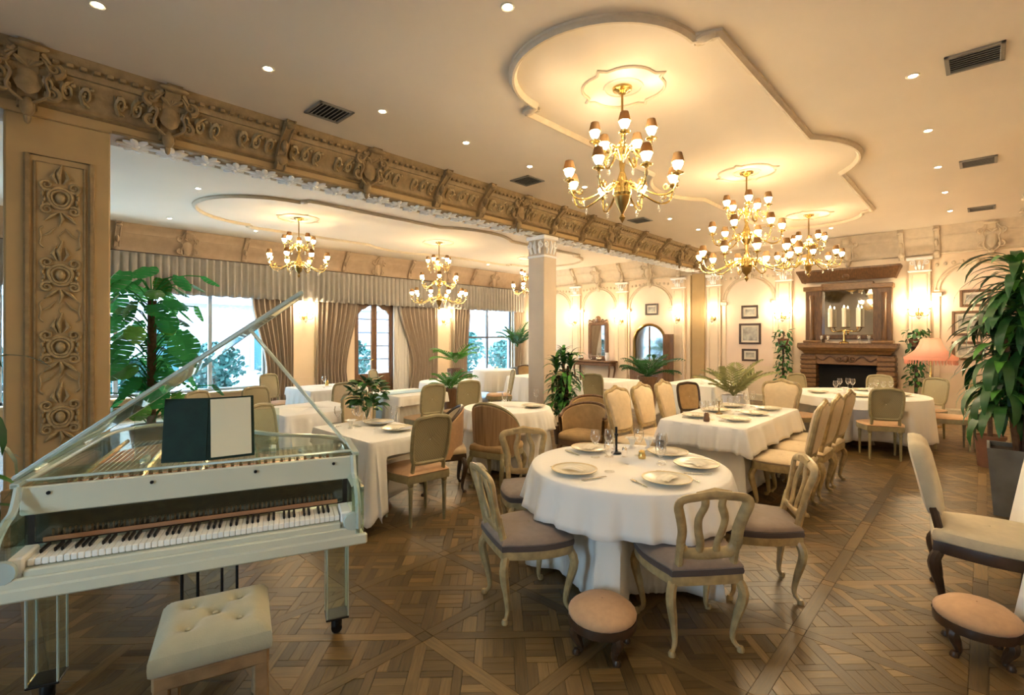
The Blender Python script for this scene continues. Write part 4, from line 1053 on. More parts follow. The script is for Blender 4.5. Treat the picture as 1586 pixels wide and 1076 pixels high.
CBP = Proto(chair_b('padded_back_chair', 'greenwood', 'peach', 'peachw', .97))
CD = Proto(chair_d('tub_armchair', 'peachw', 'peach', 'dark', .88, .21, 190, .62)); CT = Proto(chair_d('tan_armchair', 'tan', 'tan', 'brown', .80)); CS = Proto(chair_d('barrel_armchair', 'tan', 'striped', 'greenwood', .92, .225, 185, .64))
g1 = 'chairs around the round table'
CA_.at(-1.21, 2.71, face(-.76, .65), 'cream splat back chair nearest the camera at the round table', g1)
CA_.at(-2.075, 2.31, face(.42, .9), 'cream splat back chair on the piano side of the round table', g1)
CA_.at(-1.10, 3.50, face(-.84, -.50), 'cream splat back chair on the aisle side of the round table', g1)
CA_.at(-2.60, 2.98, face(.80, -.50), 'cream splat back chair behind the round table, in front of the barrel armchair', g1)
g2 = 'high back chairs at the long table'
for i, y in enumerate((5.36, 5.97, 6.58)): CC.at(-1.42, y, face(-1, .04 * (i - 1)), ['carved high back chair first in the row on the aisle side of the long table', 'carved high back chair in the middle of the aisle row', 'carved high back chair last in the aisle row of the long table'][i], g2)
for i, y in enumerate((5.14, 5.75, 6.36)): CC.at(-2.86, y, face(1, .05 * (i - 1)), ['cream high back chair nearest on the column side of the long table', 'cream high back chair in the middle of the column side row', 'cream high back chair last on the column side of the long table'][i], g2)
CC.at(-2.05, 7.28, face(0, -1), 'cream high back chair at the far head of the long table', g2)
CE.at(.0, 4.20, face(1, .08), 'ecru upholstered chair with dark cabriole legs at the right edge table')
CB.at(-3.76, 2.69, face(-.98, .1), 'olive cane back chair with peach seat at the square table by the piano', 'cane back chairs')
CD.at(-4.28, 3.40, face(-.55, -.83), 'peach tub armchair beside the square table')
CS.at(-3.95, 3.90, face(-.25, .97), 'brown striped barrel armchair in front of the small white table')
CT.at(-3.58, 5.05, face(.25, -.97), 'low tan armchair beside the slender potted plant', 'tan armchairs'); CT.at(-3.95, 5.75, face(.6, -.8), 'tan armchair behind the other, near the potted plant', 'tan armchairs')
CBP.at(-5.22, 2.95, face(.85, -.4), 'padded back chair behind the square table', 'padded back chairs'); CBP.at(-6.55, 3.35, face(.6, -.75), 'padded back chair seen above the one behind the square table', 'padded back chairs')
gB = 'cane back chairs'
for x, y, dx, dy, lab in ((-5.05, 2.02, .9, .5, 'cane back chair seen through the piano lid prop beside the square table'), (-6.90, 2.55, 1, .2, 'dark cane back chair seen through the raised piano lid'),
    (-6.9, 1.95, .9, .6, 'cane back chair whose top shows above the music folder'), (-5.98, 4.42, -1, .15, 'cane back chair at the pale blue draped table'), (-6.05, 5.2, -1, .3, 'cane back chair behind the pale blue draped table'),
    (-1.03, 8.42, -.35, .94, 'cane back chair in front of the round table by the fireplace'), (-2.02, 8.50, .6, .8, 'cane back chair at the left front of the fireplace table'),
    (-.38, 9.80, -1, -.2, 'dark cane back chair on the right side of the fireplace table'), (-1.35, 10.62, 0, -1, 'cane back chair behind the fireplace table facing the camera'), (-.72, 10.5, -.5, -.85, 'cane back chair at the far right of the fireplace table'),
    (-2.3, 10.1, .8, -.6, 'cane back chair at the far left of the fireplace table'), (.1, 10.1, -1, .1, 'spare cane back chair against the right wall behind the plants'),
    (-7.2, 7.2, -.6, -.8, 'cane back chair at the far side of the third side room table'), (-8.9, 5.6, .8, .5, 'cane back chair on the window side of the third side room table'), (-6.6, 8.3, -.9, .2, 'cane back chair at the table behind the column'),
    (-9.2, 3.6, .9, .3, 'cane back chair on the window side of the first side room table'), (-5.3, 7.9, -.3, .95, 'cane back chair in front of the table under the beam')): CB.at(x, y, face(dx, dy), lab, gB)
CK = Proto(chair_b('dark_frame_chair', 'dark', 'tan', 'tan', .95)); CK.at(-3.02, 7.15, face(.85, -.5), 'dark wooden chair behind the far corner of the long table')
CK.at(-7.9, 8.9, face(.9, -.4), 'dark wooden chair at the far side room table near the pilaster')
Proto.at = _at
# footstools
def footstool():
    t = thing('footstool', '', 'stool'); n = 24; o = [(.178 * cos(2 * pi * k / n), .178 * sin(2 * pi * k / n)) for k in range(n)]
    cushion(o, .175, .22, .045, .02).build('cushion', M['peach'], t); band(o, .135, .178, 1.0).build('rail', M['dark'], t)
    for k in range(4):
        a = pi / 4 + k * pi / 2; cabriole(.13 * cos(a), .13 * sin(a), .15, cos(a) * 1.3, sin(a) * 1.3, .022, .022).build('leg', M['dark'], t)
    return t
FS = Proto(footstool()); FS.at(-1.47, 2.24, .3, 'round peach footstool in front of the round table cloth'); FS.at(-.03, 3.56, .2, 'round peach footstool by the right edge table')

# ------------------------------------------------------------------ tables and cloths
def cloth(name, per, z, drop, amp, folds, flare, lab, m, cx, cy, corner=0, seed=0, rows=9, hold=0, push=True):
    """hold: the height below the top over which the cloth hangs straight (another cloth covers it there)"""
    rd = random.Random(seed); n = len(per); ph = [rd.random() * 6.28 for _ in range(4)]; rr = []
    near = [c for c in CHAIRS if push and (c[0] - cx) ** 2 + (c[1] - cy) ** 2 < 5]
    for s in (.02, .5, .9, .985): rr.append([(x * s, y * s, z) for x, y, *_ in per])
    rr.append([(x, y, z - .008) for x, y, *_ in per])
    for i in range(1, rows + 1):
        t = i / rows; row = []; tt = max(0, (t * drop - hold) / (drop - hold))
        for k, (x, y, nx, ny, c) in enumerate(per):
            u = k / n; w = sin(u * folds * 2 * pi + ph[0]) + .45 * sin(u * folds * 4.3 * pi + ph[1]) + .3 * sin(u * 7 * 2 * pi + ph[2])
            w = .5 + w / 3.5
            d = flare * tt + 2 * amp * tt ** .8 * w + corner * c * tt * .55
            vz = z - .008 - (drop - .008 + corner * c * .55 + (.008 * sin(u * 9 * 2 * pi + ph[3]) if not hold else 0)) * t
            vx, vy = x + nx * d, y + ny * d; pu = 0
            for (ax, ay, rz, hw, hz, hd) in near:          # a chair pushes the cloth back under the table
                if vz > hz: continue
                for _ in range(40):
                    qx, qy = vx + cx - ax, vy + cy - ay; lx = qx * cos(rz) + qy * sin(rz); ly = -qx * sin(rz) + qy * cos(rz)
                    if abs(lx) < hw and -.4 < ly < hd: vx -= nx * .02; vy -= ny * .02; pu += .02
                    else: break
            row.append((x + nx * d, y + ny * d, vz, pu, nx, ny))
        P_ = [q[3] for q in row]
        for _ in range(3): P_ = [max(P_[k], .5 * P_[k] + .25 * (P_[k - 1] + P_[(k + 1) % n])) for k in range(n)]
        row = [(q[0] - q[4] * P_[k], q[1] - q[5] * P_[k], q[2]) for k, q in enumerate(row)]
        rr.append(row)
    o = MB().grid(rr, True).build(name, M[m], loc=(cx, cy, 0)); sd = o.modifiers.new('thick', 'SOLIDIFY'); sd.thickness = .003; sd.offset = 1
    return tag(o, lab, 'tablecloth')
def per_round(r, n=200): return [(r * cos(a), r * sin(a), cos(a), sin(a), 0) for a in [2 * pi * k / n for k in range(n)]]
def per_rect(w, d, r=.04, n=60):
    P = []; hw, hd = w / 2 - r, d / 2 - r
    for q, (sx, sy) in enumerate(((1, 1), (-1, 1), (-1, -1), (1, -1))):
        for k in range(9):
            a = q * pi / 2 + pi / 2 * k / 8; P.append((sx * hw + r * cos(a), sy * hd + r * sin(a), cos(a), sin(a), sin(2 * (a - q * pi / 2)) ** 2))
        ex, ey, nx, ny = [(w / 2, 0, 0, 1), (0, 0, -1, 0), (0, 0, 0, -1), (0, 0, 1, 0)][q]
        nxt = [(-1, 1), (-1, -1), (1, -1), (1, 1)][q]
        x0, y0 = P[-1][0], P[-1][1]; x1 = nxt[0] * hw + r * nx; y1 = nxt[1] * hd + r * ny
        for k in range(1, n):
            t = k / n; c = max(0, 1 - min(t, 1 - t) * 7) ** 2; P.append((x0 + (x1 - x0) * t, y0 + (y1 - y0) * t, nx, ny, c * .9))
    return P
def table(x, y, shape, lab, h=.75, legs=True):
    t = thing('dining_table', lab, 'table', (x, y, 0))
    if shape[0] == 'round':
        MB().lathe([(0, h - .03), (shape[1] - .01, h - .03), (shape[1] - .004, h - .015), (shape[1] - .01, h), (0, h)], 40).build('table_top', M['brown'], t)
        MB().lathe([(0, .0), (.24, .0), (.22, .04), (.06, .10), (.05, .6), (.12, h - .03), (0, h - .03)], 16).build('pedestal', M['brown'], t)
    else:
        w, d = shape[1:]; MB().prism([(q[0], q[1]) for q in per_rect(w - .03, d - .03, .05, 2)], h - .03, h).build('table_top', M['brown'], t, smooth=False)
        for k in ((-1, 1) if max(w, d) > 1.3 else (0,)):
            o = k * (max(w, d) / 2 - .42); q = min(.17, .27 * min(w, d)); MB().lathe([(0, .0), (q, .0), (q * .94, .04), (.05, .10), (.045, .6), (.10, h - .03), (0, h - .03)], 14, (o, 0, 0) if w > d else (0, o, 0)).build('pedestal', M['brown'], t)
    return t
def dressed(x, y, shape, nm, seed, over=.30, under=True, oc='cloth', tn=None):
    """table with a short top cloth over a floor length one"""
    table(x, y, shape, 'wooden table under the cloths of the ' + nm)
    rd_ = shape[0] == 'round'; p = (lambda e: per_round(shape[1] + e)) if rd_ else (lambda e: per_rect(shape[1] + 2 * e, shape[2] + 2 * e))
    if under: cloth('undercloth', p(.004), .756, .725, .028, 22, .02, 'floor length white undercloth of the ' + nm, 'cloth2', x, y, 0, seed, 14, over + .03)
    cloth('tablecloth', p(.018), .762, over, .030 if under else .022, 19, .03, 'white cloth on top of the ' + nm if under else 'long white cloth on the ' + nm, oc, x, y, 0 if rd_ else (.05 if under else .12), seed + 1, 7 if under else 14, 0, not under)
TZ = .767
dressed(-1.80, 3.06, ('round', .65), 'round table in the foreground', 1, .255)
dressed(-2.10, 5.92, ('rect', .86, 1.84), 'long table', 5, .235)
dressed(-4.25, 2.55, ('rect', 1.06, .70), 'square table by the piano', 9, .60, False)
dressed(-4.36, 4.50, ('round', .53), 'small table behind the barrel armchair', 13, .235)
dressed(-1.45, 9.32, ('round', .90), 'round table by the fireplace', 17, .62, False)
dressed(.44, 4.5, ('rect', .42, 1.6), 'table at the right edge', 21, .6, False)
dressed(-8.4, 4.1, ('rect', 1.0, 1.0), 'first side room table by the wide window', 25, .5, False)
dressed(-6.1, 2.75, ('rect', .95, .95), 'side room table behind the piano', 29, .6, False)
dressed(-6.68, 4.6, ('rect', .9, .9), 'side room table with the pale blue runner', 33, .6, False)
dressed(-7.75, 6.35, ('round', .58), 'round side room table before the french door', 37, .55, False)
dressed(-7.35, 8.7, ('rect', 1.0, 1.2), 'side room table behind the column', 41, .55, False)
dressed(-5.55, 8.7, ('rect', .8, 1.0), 'table under the beam', 45, .55, False)
dressed(-3.95, 9.6, ('rect', 1.0, 1.6), 'table before the three framed prints', 49, .55, False)
dressed(-9.6, 9.4, ('round', .55), 'farthest side room table', 53, .55, False)
rw = []
for i, y in enumerate([.53, .525] + [.50 - .05 * k for k in range(21)] + [-.525, -.53]):
    zz = .772 if abs(y) < .51 else (.765 if abs(y) < .527 else .35); yy_ = y if abs(y) < .527 else math.copysign(.575, y); rw.append([(-.16 + .32 * j / 8, yy_, zz + .002 * sin(j * 2)) for j in range(9)])
o = MB().grid(rw).build('table_runner', M['blue'], loc=(-6.68, 4.6, 0)); o.modifiers.new('thick', 'SOLIDIFY').thickness = .003; o.modifiers[0].offset = 1
tag(o, 'pale blue runner across the second side room table', 'runner')

# ------------------------------------------------------------------ table settings
plate_m = MB().lathe([(0, .006), (.09, .006), (.10, .012), (.145, .022), (.148, .026), (.10, .017), (.09, .012), (0, .011)], 24).mesh('plate', M['plate'])
rim_m = MB().lathe([(.136, .0215), (.1495, .0235), (.150, .0275), (.137, .0255), (.136, .0215)], 24, cap=False).mesh('gilt_rim', M['platerim'])
foot_m = MB().lathe([(0, 0), (.07, 0), (.08, .007), (0, .007)], 18).mesh('foot', M['plate'])
def setting_plate(): 
    t = thing('dinner_plate', '', 'plate'); place('dish', plate_m, t); place('rim', rim_m, t); place('foot', foot_m, t); return t
PL = Proto(setting_plate())
nm_ = MB(); nm_.grid([[(-.07 + .14 * i / 6, -.045 + .09 * j / 6, .004 + .016 * sin(pi * i / 6) * (.5 + .5 * sin(pi * j / 6)) + (.006 if j % 2 else 0)) for i in range(7)] for j in range(7)])
NAP = nm_.mesh('folded_napkin', M['napkin'])
wg = MB().lathe([(0, 0), (.034, 0), (.032, .004), (.005, .010), (.004, .09), (.02, .105), (.036, .135), (.038, .165), (.031, .20), (.030, .20), (.0365, .165), (.034, .136), (.018, .108), (0, .10)], 14).mesh('wine_glass', M['glass'])
fork = MB().box((0, 0, .002), (.012, .13, .003), .001).box((0, .085, .003), (.022, .05, .003), .001).mesh('fork', M['silver'], False)
knife = MB().box((0, -.03, .002), (.014, .09, .005), .001).box((0, .06, .002), (.018, .11, .003), .001).mesh('knife', M['silver'], False)
def cover(x, y, a, who, gl=True, cut=True):
    p = PL.at(x, y, a, 'gilt rimmed cream plate laid for ' + who, 'dinner plates', TZ)
    tag(place('folded_napkin', NAP, loc=(x, y, TZ + .018), rot=(0, 0, a + .5)), 'folded cream napkin on the plate for ' + who, 'napkin', 'folded napkins')
    ca, sa = cos(a), sin(a)
    def off(u, v): return (x + u * ca - v * sa, y + u * sa + v * ca, TZ)
    if cut:
        tag(place('fork', fork, loc=off(-.18, 0), rot=(0, 0, a)), 'silver fork laid for ' + who, 'fork', 'silver cutlery'); tag(place('knife', knife, loc=off(.18, 0), rot=(0, 0, a)), 'silver knife laid for ' + who, 'knife', 'silver cutlery')
    if gl: tag(place('wine_glass', wg, loc=off(.10, .21), rot=(0, 0, a)), 'stemmed wine glass laid for ' + who, 'glass', 'wine glasses')
for (cx, cy, who) in ((-1.27, 2.77, 'the near chair of the round table'), (-2.02, 2.36, 'the piano side chair of the round table'), (-1.10, 3.52, 'the aisle side chair of the round table'), (-2.62, 3.38, 'the rear chair of the round table'), (-1.62, 4.1, 'the far place of the round table')):
    dx, dy = cx + 1.80, cy - 3.06; L = sqrt(dx * dx + dy * dy); ux, uy = dx / L, dy / L
    cover(-1.80 + ux * .455, 3.06 + uy * .455, face(-ux, -uy), who)
for i, y in enumerate((5.42, 5.98, 6.5)): cover(-1.90, y, face(-1, 0), 'the %s aisle side place of the long table' % ORD[i]); cover(-2.31, y - .05, face(1, 0), 'the %s column side place of the long table' % ORD[i])
for (x, y, a, who) in ((-4.02, 2.66, face(-1, 0), 'the cane chair at the square table'), (-4.44, 2.72, face(0, -1), 'the tub armchair at the square table'), (-4.34, 4.12, 0, 'the barrel armchair'), (-4.10, 4.70, 1, 'the far place of the small table'),
    (-1.32, 8.80, 0, 'the front chair of the fireplace table'), (-.92, 9.4, pi / 2, 'the right chair of the fireplace table'), (-1.9, 9.0, -pi / 3, 'the left chair of the fireplace table'), (-1.45, 9.86, pi, 'the back chair of the fireplace table')): cover(x, y, a, who, True, False)
ex = 0
for (x, y, lab) in ((-2.0, 3.14, 'wine glass beside the black candlestick'), (-1.62, 3.20, 'wine glass at the far side of the round table'), (-2.18, 5.25, 'wine glass at the near end of the long table'), (-4.46, 2.50, 'wine glass beside the vase on the square table'), (-4.60, 2.36, 'wine glass at the piano end of the square table'),
    (-1.72, 9.6, 'wine glass left of centre on the fireplace table'), (-1.63, 9.74, 'wine glass behind the centre of the fireplace table'), (-1.25, 9.72, 'wine glass right of centre on the fireplace table'), (-1.05, 9.62, 'wine glass by the right chair of the fireplace table'),
    (-8.3, 4.0, 'wine glass on the first side room table'), (-7.6, 6.2, 'wine glass on the round side room table'), (-7.2, 8.5, 'wine glass on the table behind the column'), (-7.5, 8.9, 'farther wine glass on the table behind the column'), (-3.8, 9.1, 'wine glass on the table before the framed prints')):
    tag(place('wine_glass', wg, loc=(x, y, TZ)), lab, 'glass', 'wine glasses')
def candlestick(x, y, lab, mt='ink'):
    t = thing('candlestick', lab, 'candlestick', (x, y, TZ)); MB().lathe([(0, 0), (.04, 0), (.038, .008), (.012, .016), (.009, .03), (.009, .13), (.016, .14), (.014, .15), (0, .15)], 12).build('stem', M[mt], t)
    MB().lathe([(0, .0), (.009, .0), (.009, .05), (0, .052)], 8, (0, 0, .15)).build('candle', M['ink' if mt == 'ink' else 'candle'], t)
candlestick(-2.02, 3.27, 'black candlestick on the round table'); candlestick(-2.2, 5.75, 'dark candlestick on the long table', 'golddk')
def shaker(x, y, lab, r_=.022, h=.07, mt='silver'):
    t = thing('table_jar', lab, 'jar', (x, y, TZ)); MB().lathe([(0, 0), (r_, 0), (r_ * 1.1, h * .3), (r_ * .8, h * .7), (0, h * .72)], 12).build('body', M['glass' if mt == 'silver' else mt], t)
    MB().lathe([(r_ * .85, h * .7), (r_ * .85, h * .85), (r_ * .5, h), (0, h)], 12).build('lid', M[mt], t)
shaker(-1.92, 3.22, 'small jar at the centre of the round table'); shaker(-1.80, 3.26, 'second small jar at the centre of the round table', .026, .06, 'gold'); shaker(-2.1, 5.15, 'small dark jar on the long table', .03, .09, 'brown')
shaker(-7.9, 6.5, 'small jar on the round side room table', .03, .08); shaker(-8.6, 4.2, 'small jar on the first side room table', .03, .1, 'gold')
def goblet_napkin(x, y, lab):
    rr = []
    for i in range(7):
        t = i / 6; rr.append([((.012 + .042 * t) * (1 + .18 * sin(6 * a + t * 2)) * cos(a), (.012 + .042 * t) * (1 + .18 * sin(6 * a + t * 2)) * sin(a), .02 + .15 * t - .09 * t * t) for a in [2 * pi * k / 24 for k in range(24)]])
    rr.insert(0, [(.03 * cos(2 * pi * k / 24), .03 * sin(2 * pi * k / 24), 0) for k in range(24)])
    tag(MB().grid(rr, True).build('fan_napkin', M['cloth'], loc=(x, y, TZ)), lab, 'napkin', 'white fanned napkins')
goblet_napkin(-1.93, 3.60, 'white fanned napkin at the far edge of the round table'); goblet_napkin(-2.03, 3.52, 'second white fanned napkin at the far edge of the round table')
goblet_napkin(-4.42, 2.40, 'white fanned napkin on the square table by the piano'); goblet_napkin(-1.3, 9.45, 'white fanned napkin on the fireplace table'); goblet_napkin(-1.6, 9.3, 'white fanned napkin left on the fireplace table')
goblet_napkin(-7.85, 6.3, 'white fanned napkin on the round side room table'); goblet_napkin(-9.4, 9.3, 'white fanned napkin on the farthest side room table')
# ------------------------------------------------------------------ clear acrylic grand piano
PA = R(68.5)
pn = thing('grand_piano', 'clear acrylic baby grand piano with its lid raised, by the carved pier', 'piano', (-2.66, .685, 0), PA)
def case_outline(front):
    pts = [(-.73, front), (-.73, .9), (-.73, 1.35)] + [(p.x, p.y) for p in cr([(-.73, 1.35, 0), (-.69, 1.58, 0), (-.52, 1.74, 0), (-.30, 1.74, 0), (-.10, 1.60, 0), (.08, 1.28, 0), (.30, .98, 0), (.58, .78, 0), (.73, .58, 0)], 5)][1:] + [(.73, front)]
    return pts
# key bed and rim
MB().prism(case_outline(-.06)[::-1], .585, .625).build('bottom_board', M['acrylpanel'], pn, smooth=False)
rm = MB(); P = case_outline(.16)
rm.sweep([(0, .62), (.022, .62), (.022, 1.0), (0, 1.0)], P[::1]); rm.build('rim', M['acryl'], pn)
rm = MB(); rm.sweep([(-.004, .985), (.026, .985), (.03, .995), (.026, 1.005), (-.004, 1.005)], P); rm.build('rim_edge', M['acryledge'], pn)
rm = MB(); rm.sweep([(-.004, .61), (.03, .61), (.034, .63), (.03, .645), (-.004, .645)], P); rm.build('rim_base', M['acryledge'], pn)
for s in (-1, 1):
    MB().box((s * .70, .05, .755), (.06, .24, .27), .02).build('arm_block', M['acryl'], pn)
    MB().tube(cr([(s * .70, -.06, .66), (s * .70, -.05, .80), (s * .70, .03, .87), (s * .70, .10, .90), (s * .70, .15, .99)], 4), .016, 6).build('arm_scroll', M['acryledge'], pn)
    MB().box((s * .645, .045, .70), (.055, .16, .09), .008).build('key_block', M['ivory'], pn, smooth=False)
    MB().lathe([(0, 0), (.045, 0), (.05, .012), (.045, .024), (0, .024)], 14, T=Matrix.Translation((s * .675, -.045, .70)) @ Matrix.Rotation(pi / 2, 4, 'X')).build('arm_roundel', M['acryledge'], pn)
MB().box((0, -.055, .645), (1.42, .022, .05), .006).build('key_slip', M['acrylpanel'], pn, smooth=False)
MB().box((0, -.060, .605), (1.49, .03, .055), .008).build('front_rail', M['acrylpanel'], pn, smooth=False)
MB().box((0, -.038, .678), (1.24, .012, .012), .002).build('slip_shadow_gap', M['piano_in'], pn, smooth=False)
fp_ = MB().box((0, .165, .925), (1.40, .022, .125), .006).build('front_panel', M['acrylpanel'], pn, smooth=False)
bt = MB().lathe([(0, 0), (.008, 0), (.008, .006), (0, .006)], 10).mesh('bolt', M['ink'])
for x in (-.60, -.22, .22, .60): place('bolt', bt, fp_, loc=(x, .153, .955), rot=(pi / 2, 0, 0))
MB().box((0, .185, .795), (1.38, .02, .14), .004).build('action_board', M['piano_in'], pn, smooth=False)
MB().box((0, .155, .748), (1.24, .008, .02), .002).build('felt_strip', M['felt'], pn, smooth=False)
fb = MB().box((0, .165, .80), (1.30, .012, .12), .004).build('fallboard', M['acryl'], pn, smooth=False)
hn = MB()
for k in range(60): hn.box((-.59 + .02 * k, .172, .772), (.008, .012, .03), .002)
hn.build('hammer_row', M['firelt'], pn, smooth=False, kind='stuff')
kb = MB().box((0, .05, .672), (1.235, .2, .05), .006).build('keyboard', M['acrylpanel'], pn, smooth=False)
ww = 1.225 / 52
wk = MB().box((0, .055, .715), (ww - .0012, .155, .028), .003).mesh('white_key', M['ivory'], False)
bk = MB().box((0, .088, .733), (.011, .095, .022), .003).mesh('black_key', M['ink'], False)
for i in range(52):
    x = -1.225 / 2 + ww * (i + .5); place('white_key', wk, kb, loc=(x, 0, 0))
    if i < 51 and (i % 7) in (0, 2, 3, 5, 6): place('black_key', bk, kb, loc=(x + ww / 2, 0, 0))
# inside
MB().prism([(x * .955, .2 + (y - .2) * .965) for x, y in case_outline(.2)][::-1], .80, .815).build('soundboard', M['soundb'], pn, smooth=False)
pt = MB().prism([(x * .93, .26 + (y - .26) * .93) for x, y in case_outline(.40)][::-1], .855, .868); pt.build('iron_plate', M['copper'], pn, smooth=False)
for k in range(5):
    x = -.58 + .27 * k; e = [1.55, 1.62, 1.5, 1.05, .72][k]
    MB().tube([(x, .30, .93), (x - .02, (e + .3) / 2, .935), (x - .05, e, .92)], .014, 6).build('plate_strut', M['gold'], pn)
sm = MB()
for k in range(46):
    x = -.64 + .028 * k; e = 1.6 if x < -.2 else max(.62, 1.55 - (x + .2) * 1.1); sm.tube([(x, .27, .915), (x - .02, e, .905)], .0018, 3)
sm.build('strings', M['string'], pn, kind='stuff')
MB().box((0, .28, .905), (1.30, .12, .04), .008).build('pin_block', M['silver'], pn, smooth=False)
dm_ = MB()
for k in range(30): dm_.box((-.60 + .041 * k, .40, .935), (.014, .03, .05), .004)
dm_.build('dampers', M['felt'], pn, kind='stuff', smooth=False)
MB().box((0, .36, .99), (1.36, .28, .010), .004).build('music_shelf', M['acryl'], pn, smooth=False)
MB().box((0, .225, 1.003), (1.40, .016, .012), .003).build('shelf_lip', M['acryledge'], pn, smooth=False)
for x in (-.30, .30): MB().box((x, .42, 1.01), (.03, .10, .03), .005).build('desk_foot', M['acryledge'], pn, smooth=False)
MB().box((.0, .345, 1.13), (.66, .008, .24), .003, T=Matrix.Translation((0, 0, 0))).build('music_desk', M['acryl'], pn, smooth=False)
# lid
TH = R(36.5)
LT = Matrix.Translation((-.735, 0, 1.008)) @ Matrix.Rotation(-TH, 4, 'Y') @ Matrix.Translation((.735, 0, 0))
lo = [(x * 1.015, y if y < .3 else .3 + (y - .3) * 1.012) for x, y in case_outline(.235)]
MB().prism(lo[::-1], 0, .02, LT).build('lid', M['acryl'], pn, smooth=False)
e = MB(); q = [LT @ Vector((x, y, .01)) for x, y in lo]; e.tube(q, .0125, 6, closed=True); e.build('lid_edge', M['acryledge'], pn)
for y in (.45, 1.1): MB().box((-.735, y, 1.008), (.03, .14, .016), .004).build('hinge', M['silver'], pn, smooth=False)
top = LT @ Vector((.40, .62, 0)); MB().tube([(.705, .50, .99), tuple(top)], .011, 7).build('lid_prop', M['acryledge'], pn)
# legs, pedals
def leg(x, y):
    l = MB().box((x, y, .345), (.115, .115, .48), .01).build('leg', M['acryl'], pn, smooth=False)
    e_ = MB()
    for sx in (-1, 1):
        for sy in (-1, 1): e_.tube([(x + sx * .054, y + sy * .054, .11), (x + sx * .054, y + sy * .054, .585)], .005, 4)
    e_.build('leg_edges', M['acryledge'], l)
    MB().box((x, y, .575), (.16, .16, .02), .005).build('leg_plate', M['ink'], l, smooth=False)
    MB().box((x, y, .105), (.12, .12, .012), .003).build('ferrule', M['ink'], l, smooth=False)
    MB().lathe([(.03, 0), (.03, .04), (.02, .055), (0, .055)], 10, (x, y, .045)).build('caster_stem', M['ink'], l)
    w = MB().lathe([(0, -.014), (.026, -.014), (.03, -.008), (.03, .008), (.026, .014), (0, .014)], 14, T=Matrix.Translation((x, y, .03)) @ Matrix.Rotation(pi / 2, 4, 'X')); w.build('caster_wheel', M['ink'], l)
leg(-.62, .20); leg(.62, .20); leg(-.33, 1.42)
ly = MB()
for x in (-.125, -.055, .055, .125): ly.tube([(x, .32, .13), (x, .32, .585)], .008, 6)
ly.build('pedal_lyre', M['ink'], pn)
MB().box((0, .32, .31), (.24, .012, .34), .003).build('lyre_panel', M['acryl'], pn, smooth=False)
MB().box((0, .31, .105), (.32, .10, .05), .008).build('pedal_box', M['acrylpanel'], pn, smooth=False)
for x in (-.07, 0, .07): MB().box((x, .215, .075), (.028, .13, .010), .004).build('pedal', M['gold'], pn, smooth=False)
# menu folder on the shelf
fo = thing('menu_folder', 'open dark green leather folder with a cream sheet standing on the piano', 'folder', (-2.66, .685, 1.009), PA)
for s, nm in ((-1, 'cover'), (1, 'cover')):
    T = Matrix.Translation((.0, .262, 0)) @ Matrix.Rotation(s * R(9), 4, 'Z') @ Matrix.Rotation(R(-9), 4, 'X')
    MB().box((s * .107, 0, .162), (.212, .008, .322), .003, T=T).build('cover', M['green'], fo, smooth=False)
    if s > 0: MB().box((s * .104, -.007, .164), (.188, .004, .300), .001, T=T).build('cream_sheet', M['paper'], fo, smooth=False)
    else: MB().box((s * .108, -.006, .163), (.194, .003, .304), .001, T=T).build('inside_leaf', M['green'], fo, smooth=False)
T = Matrix.Translation((.0, .262, 0)) @ Matrix.Rotation(R(-9), 4, 'X'); MB().tube([T @ Vector((0, .006, .002)), T @ Vector((0, .006, .322))], .008, 6).build('spine', M['green'], fo)
# bench
bn = thing('piano_bench', 'square tufted olive cream piano bench with wooden legs', 'bench', (-2.36, .66, 0), R(72))
bs = .405
rows_ = []; N = 28; tuft = [(x, y) for x, y in ((-.09, -.09), (.09, -.09), (0, 0), (-.09, .09), (.09, .09))]
for i in range(N + 1):
    row = []
    for j in range(N + 1):
        x = -bs / 2 + bs * i / N; y = -bs / 2 + bs * j / N; ed = min(bs / 2 - abs(x), bs / 2 - abs(y)) / (bs / 2)
        z = .455 + .045 * (1 - (1 - min(1, ed * 2.2)) ** 3)
        for tx, ty in tuft: z -= .022 * math.exp(-((x - tx) ** 2 + (y - ty) ** 2) / .0011)
        for tx, ty in tuft:
            if (tx, ty) != (0, 0):
                t_ = max(0, min(1, (x * tx + y * ty) / (tx * tx + ty * ty))); dd = (x - tx * t_) ** 2 + (y - ty * t_) ** 2; z -= .007 * math.exp(-dd / .0002)
        row.append((x, y, z))
    rows_.append(row)
m = MB().grid(rows_)
bd = [rows_[i][0] for i in range(N + 1)] + [rows_[N][j] for j in range(1, N + 1)] + [rows_[i][N] for i in range(N - 1, -1, -1)] + [rows_[0][j] for j in range(N - 1, 0, -1)]
m.grid([[(x * k, y * k, z + dz) for x, y, z in bd] for k, dz in ((1, 0), (1.025, -.012), (1.03, -.035), (1.02, -.062), (.98, -.072), (.02, -.072))], True)
m.build('tufted_seat', M['bench'], bn)
btn = MB().ell((0, 0, 0), (.011, .011, .006), 10, 5).mesh('button', M['bench'])
for tx, ty in tuft: place('button', btn, bn, loc=(tx, ty, .482))
MB().box((0, 0, .352), (bs - .01, bs - .01, .065), .01).build('apron', M['benchwood'], bn, smooth=False)
lm_ = MB().box((0, 0, .175), (.055, .055, .35), .006).box((0, 0, .02), (.062, .062, .04), .008).mesh('leg', M['benchwood'], False)
for sx in (-1, 1):
    for sy in (-1, 1): place('leg', lm_, bn, loc=(sx * (bs / 2 - .035), sy * (bs / 2 - .035), 0))
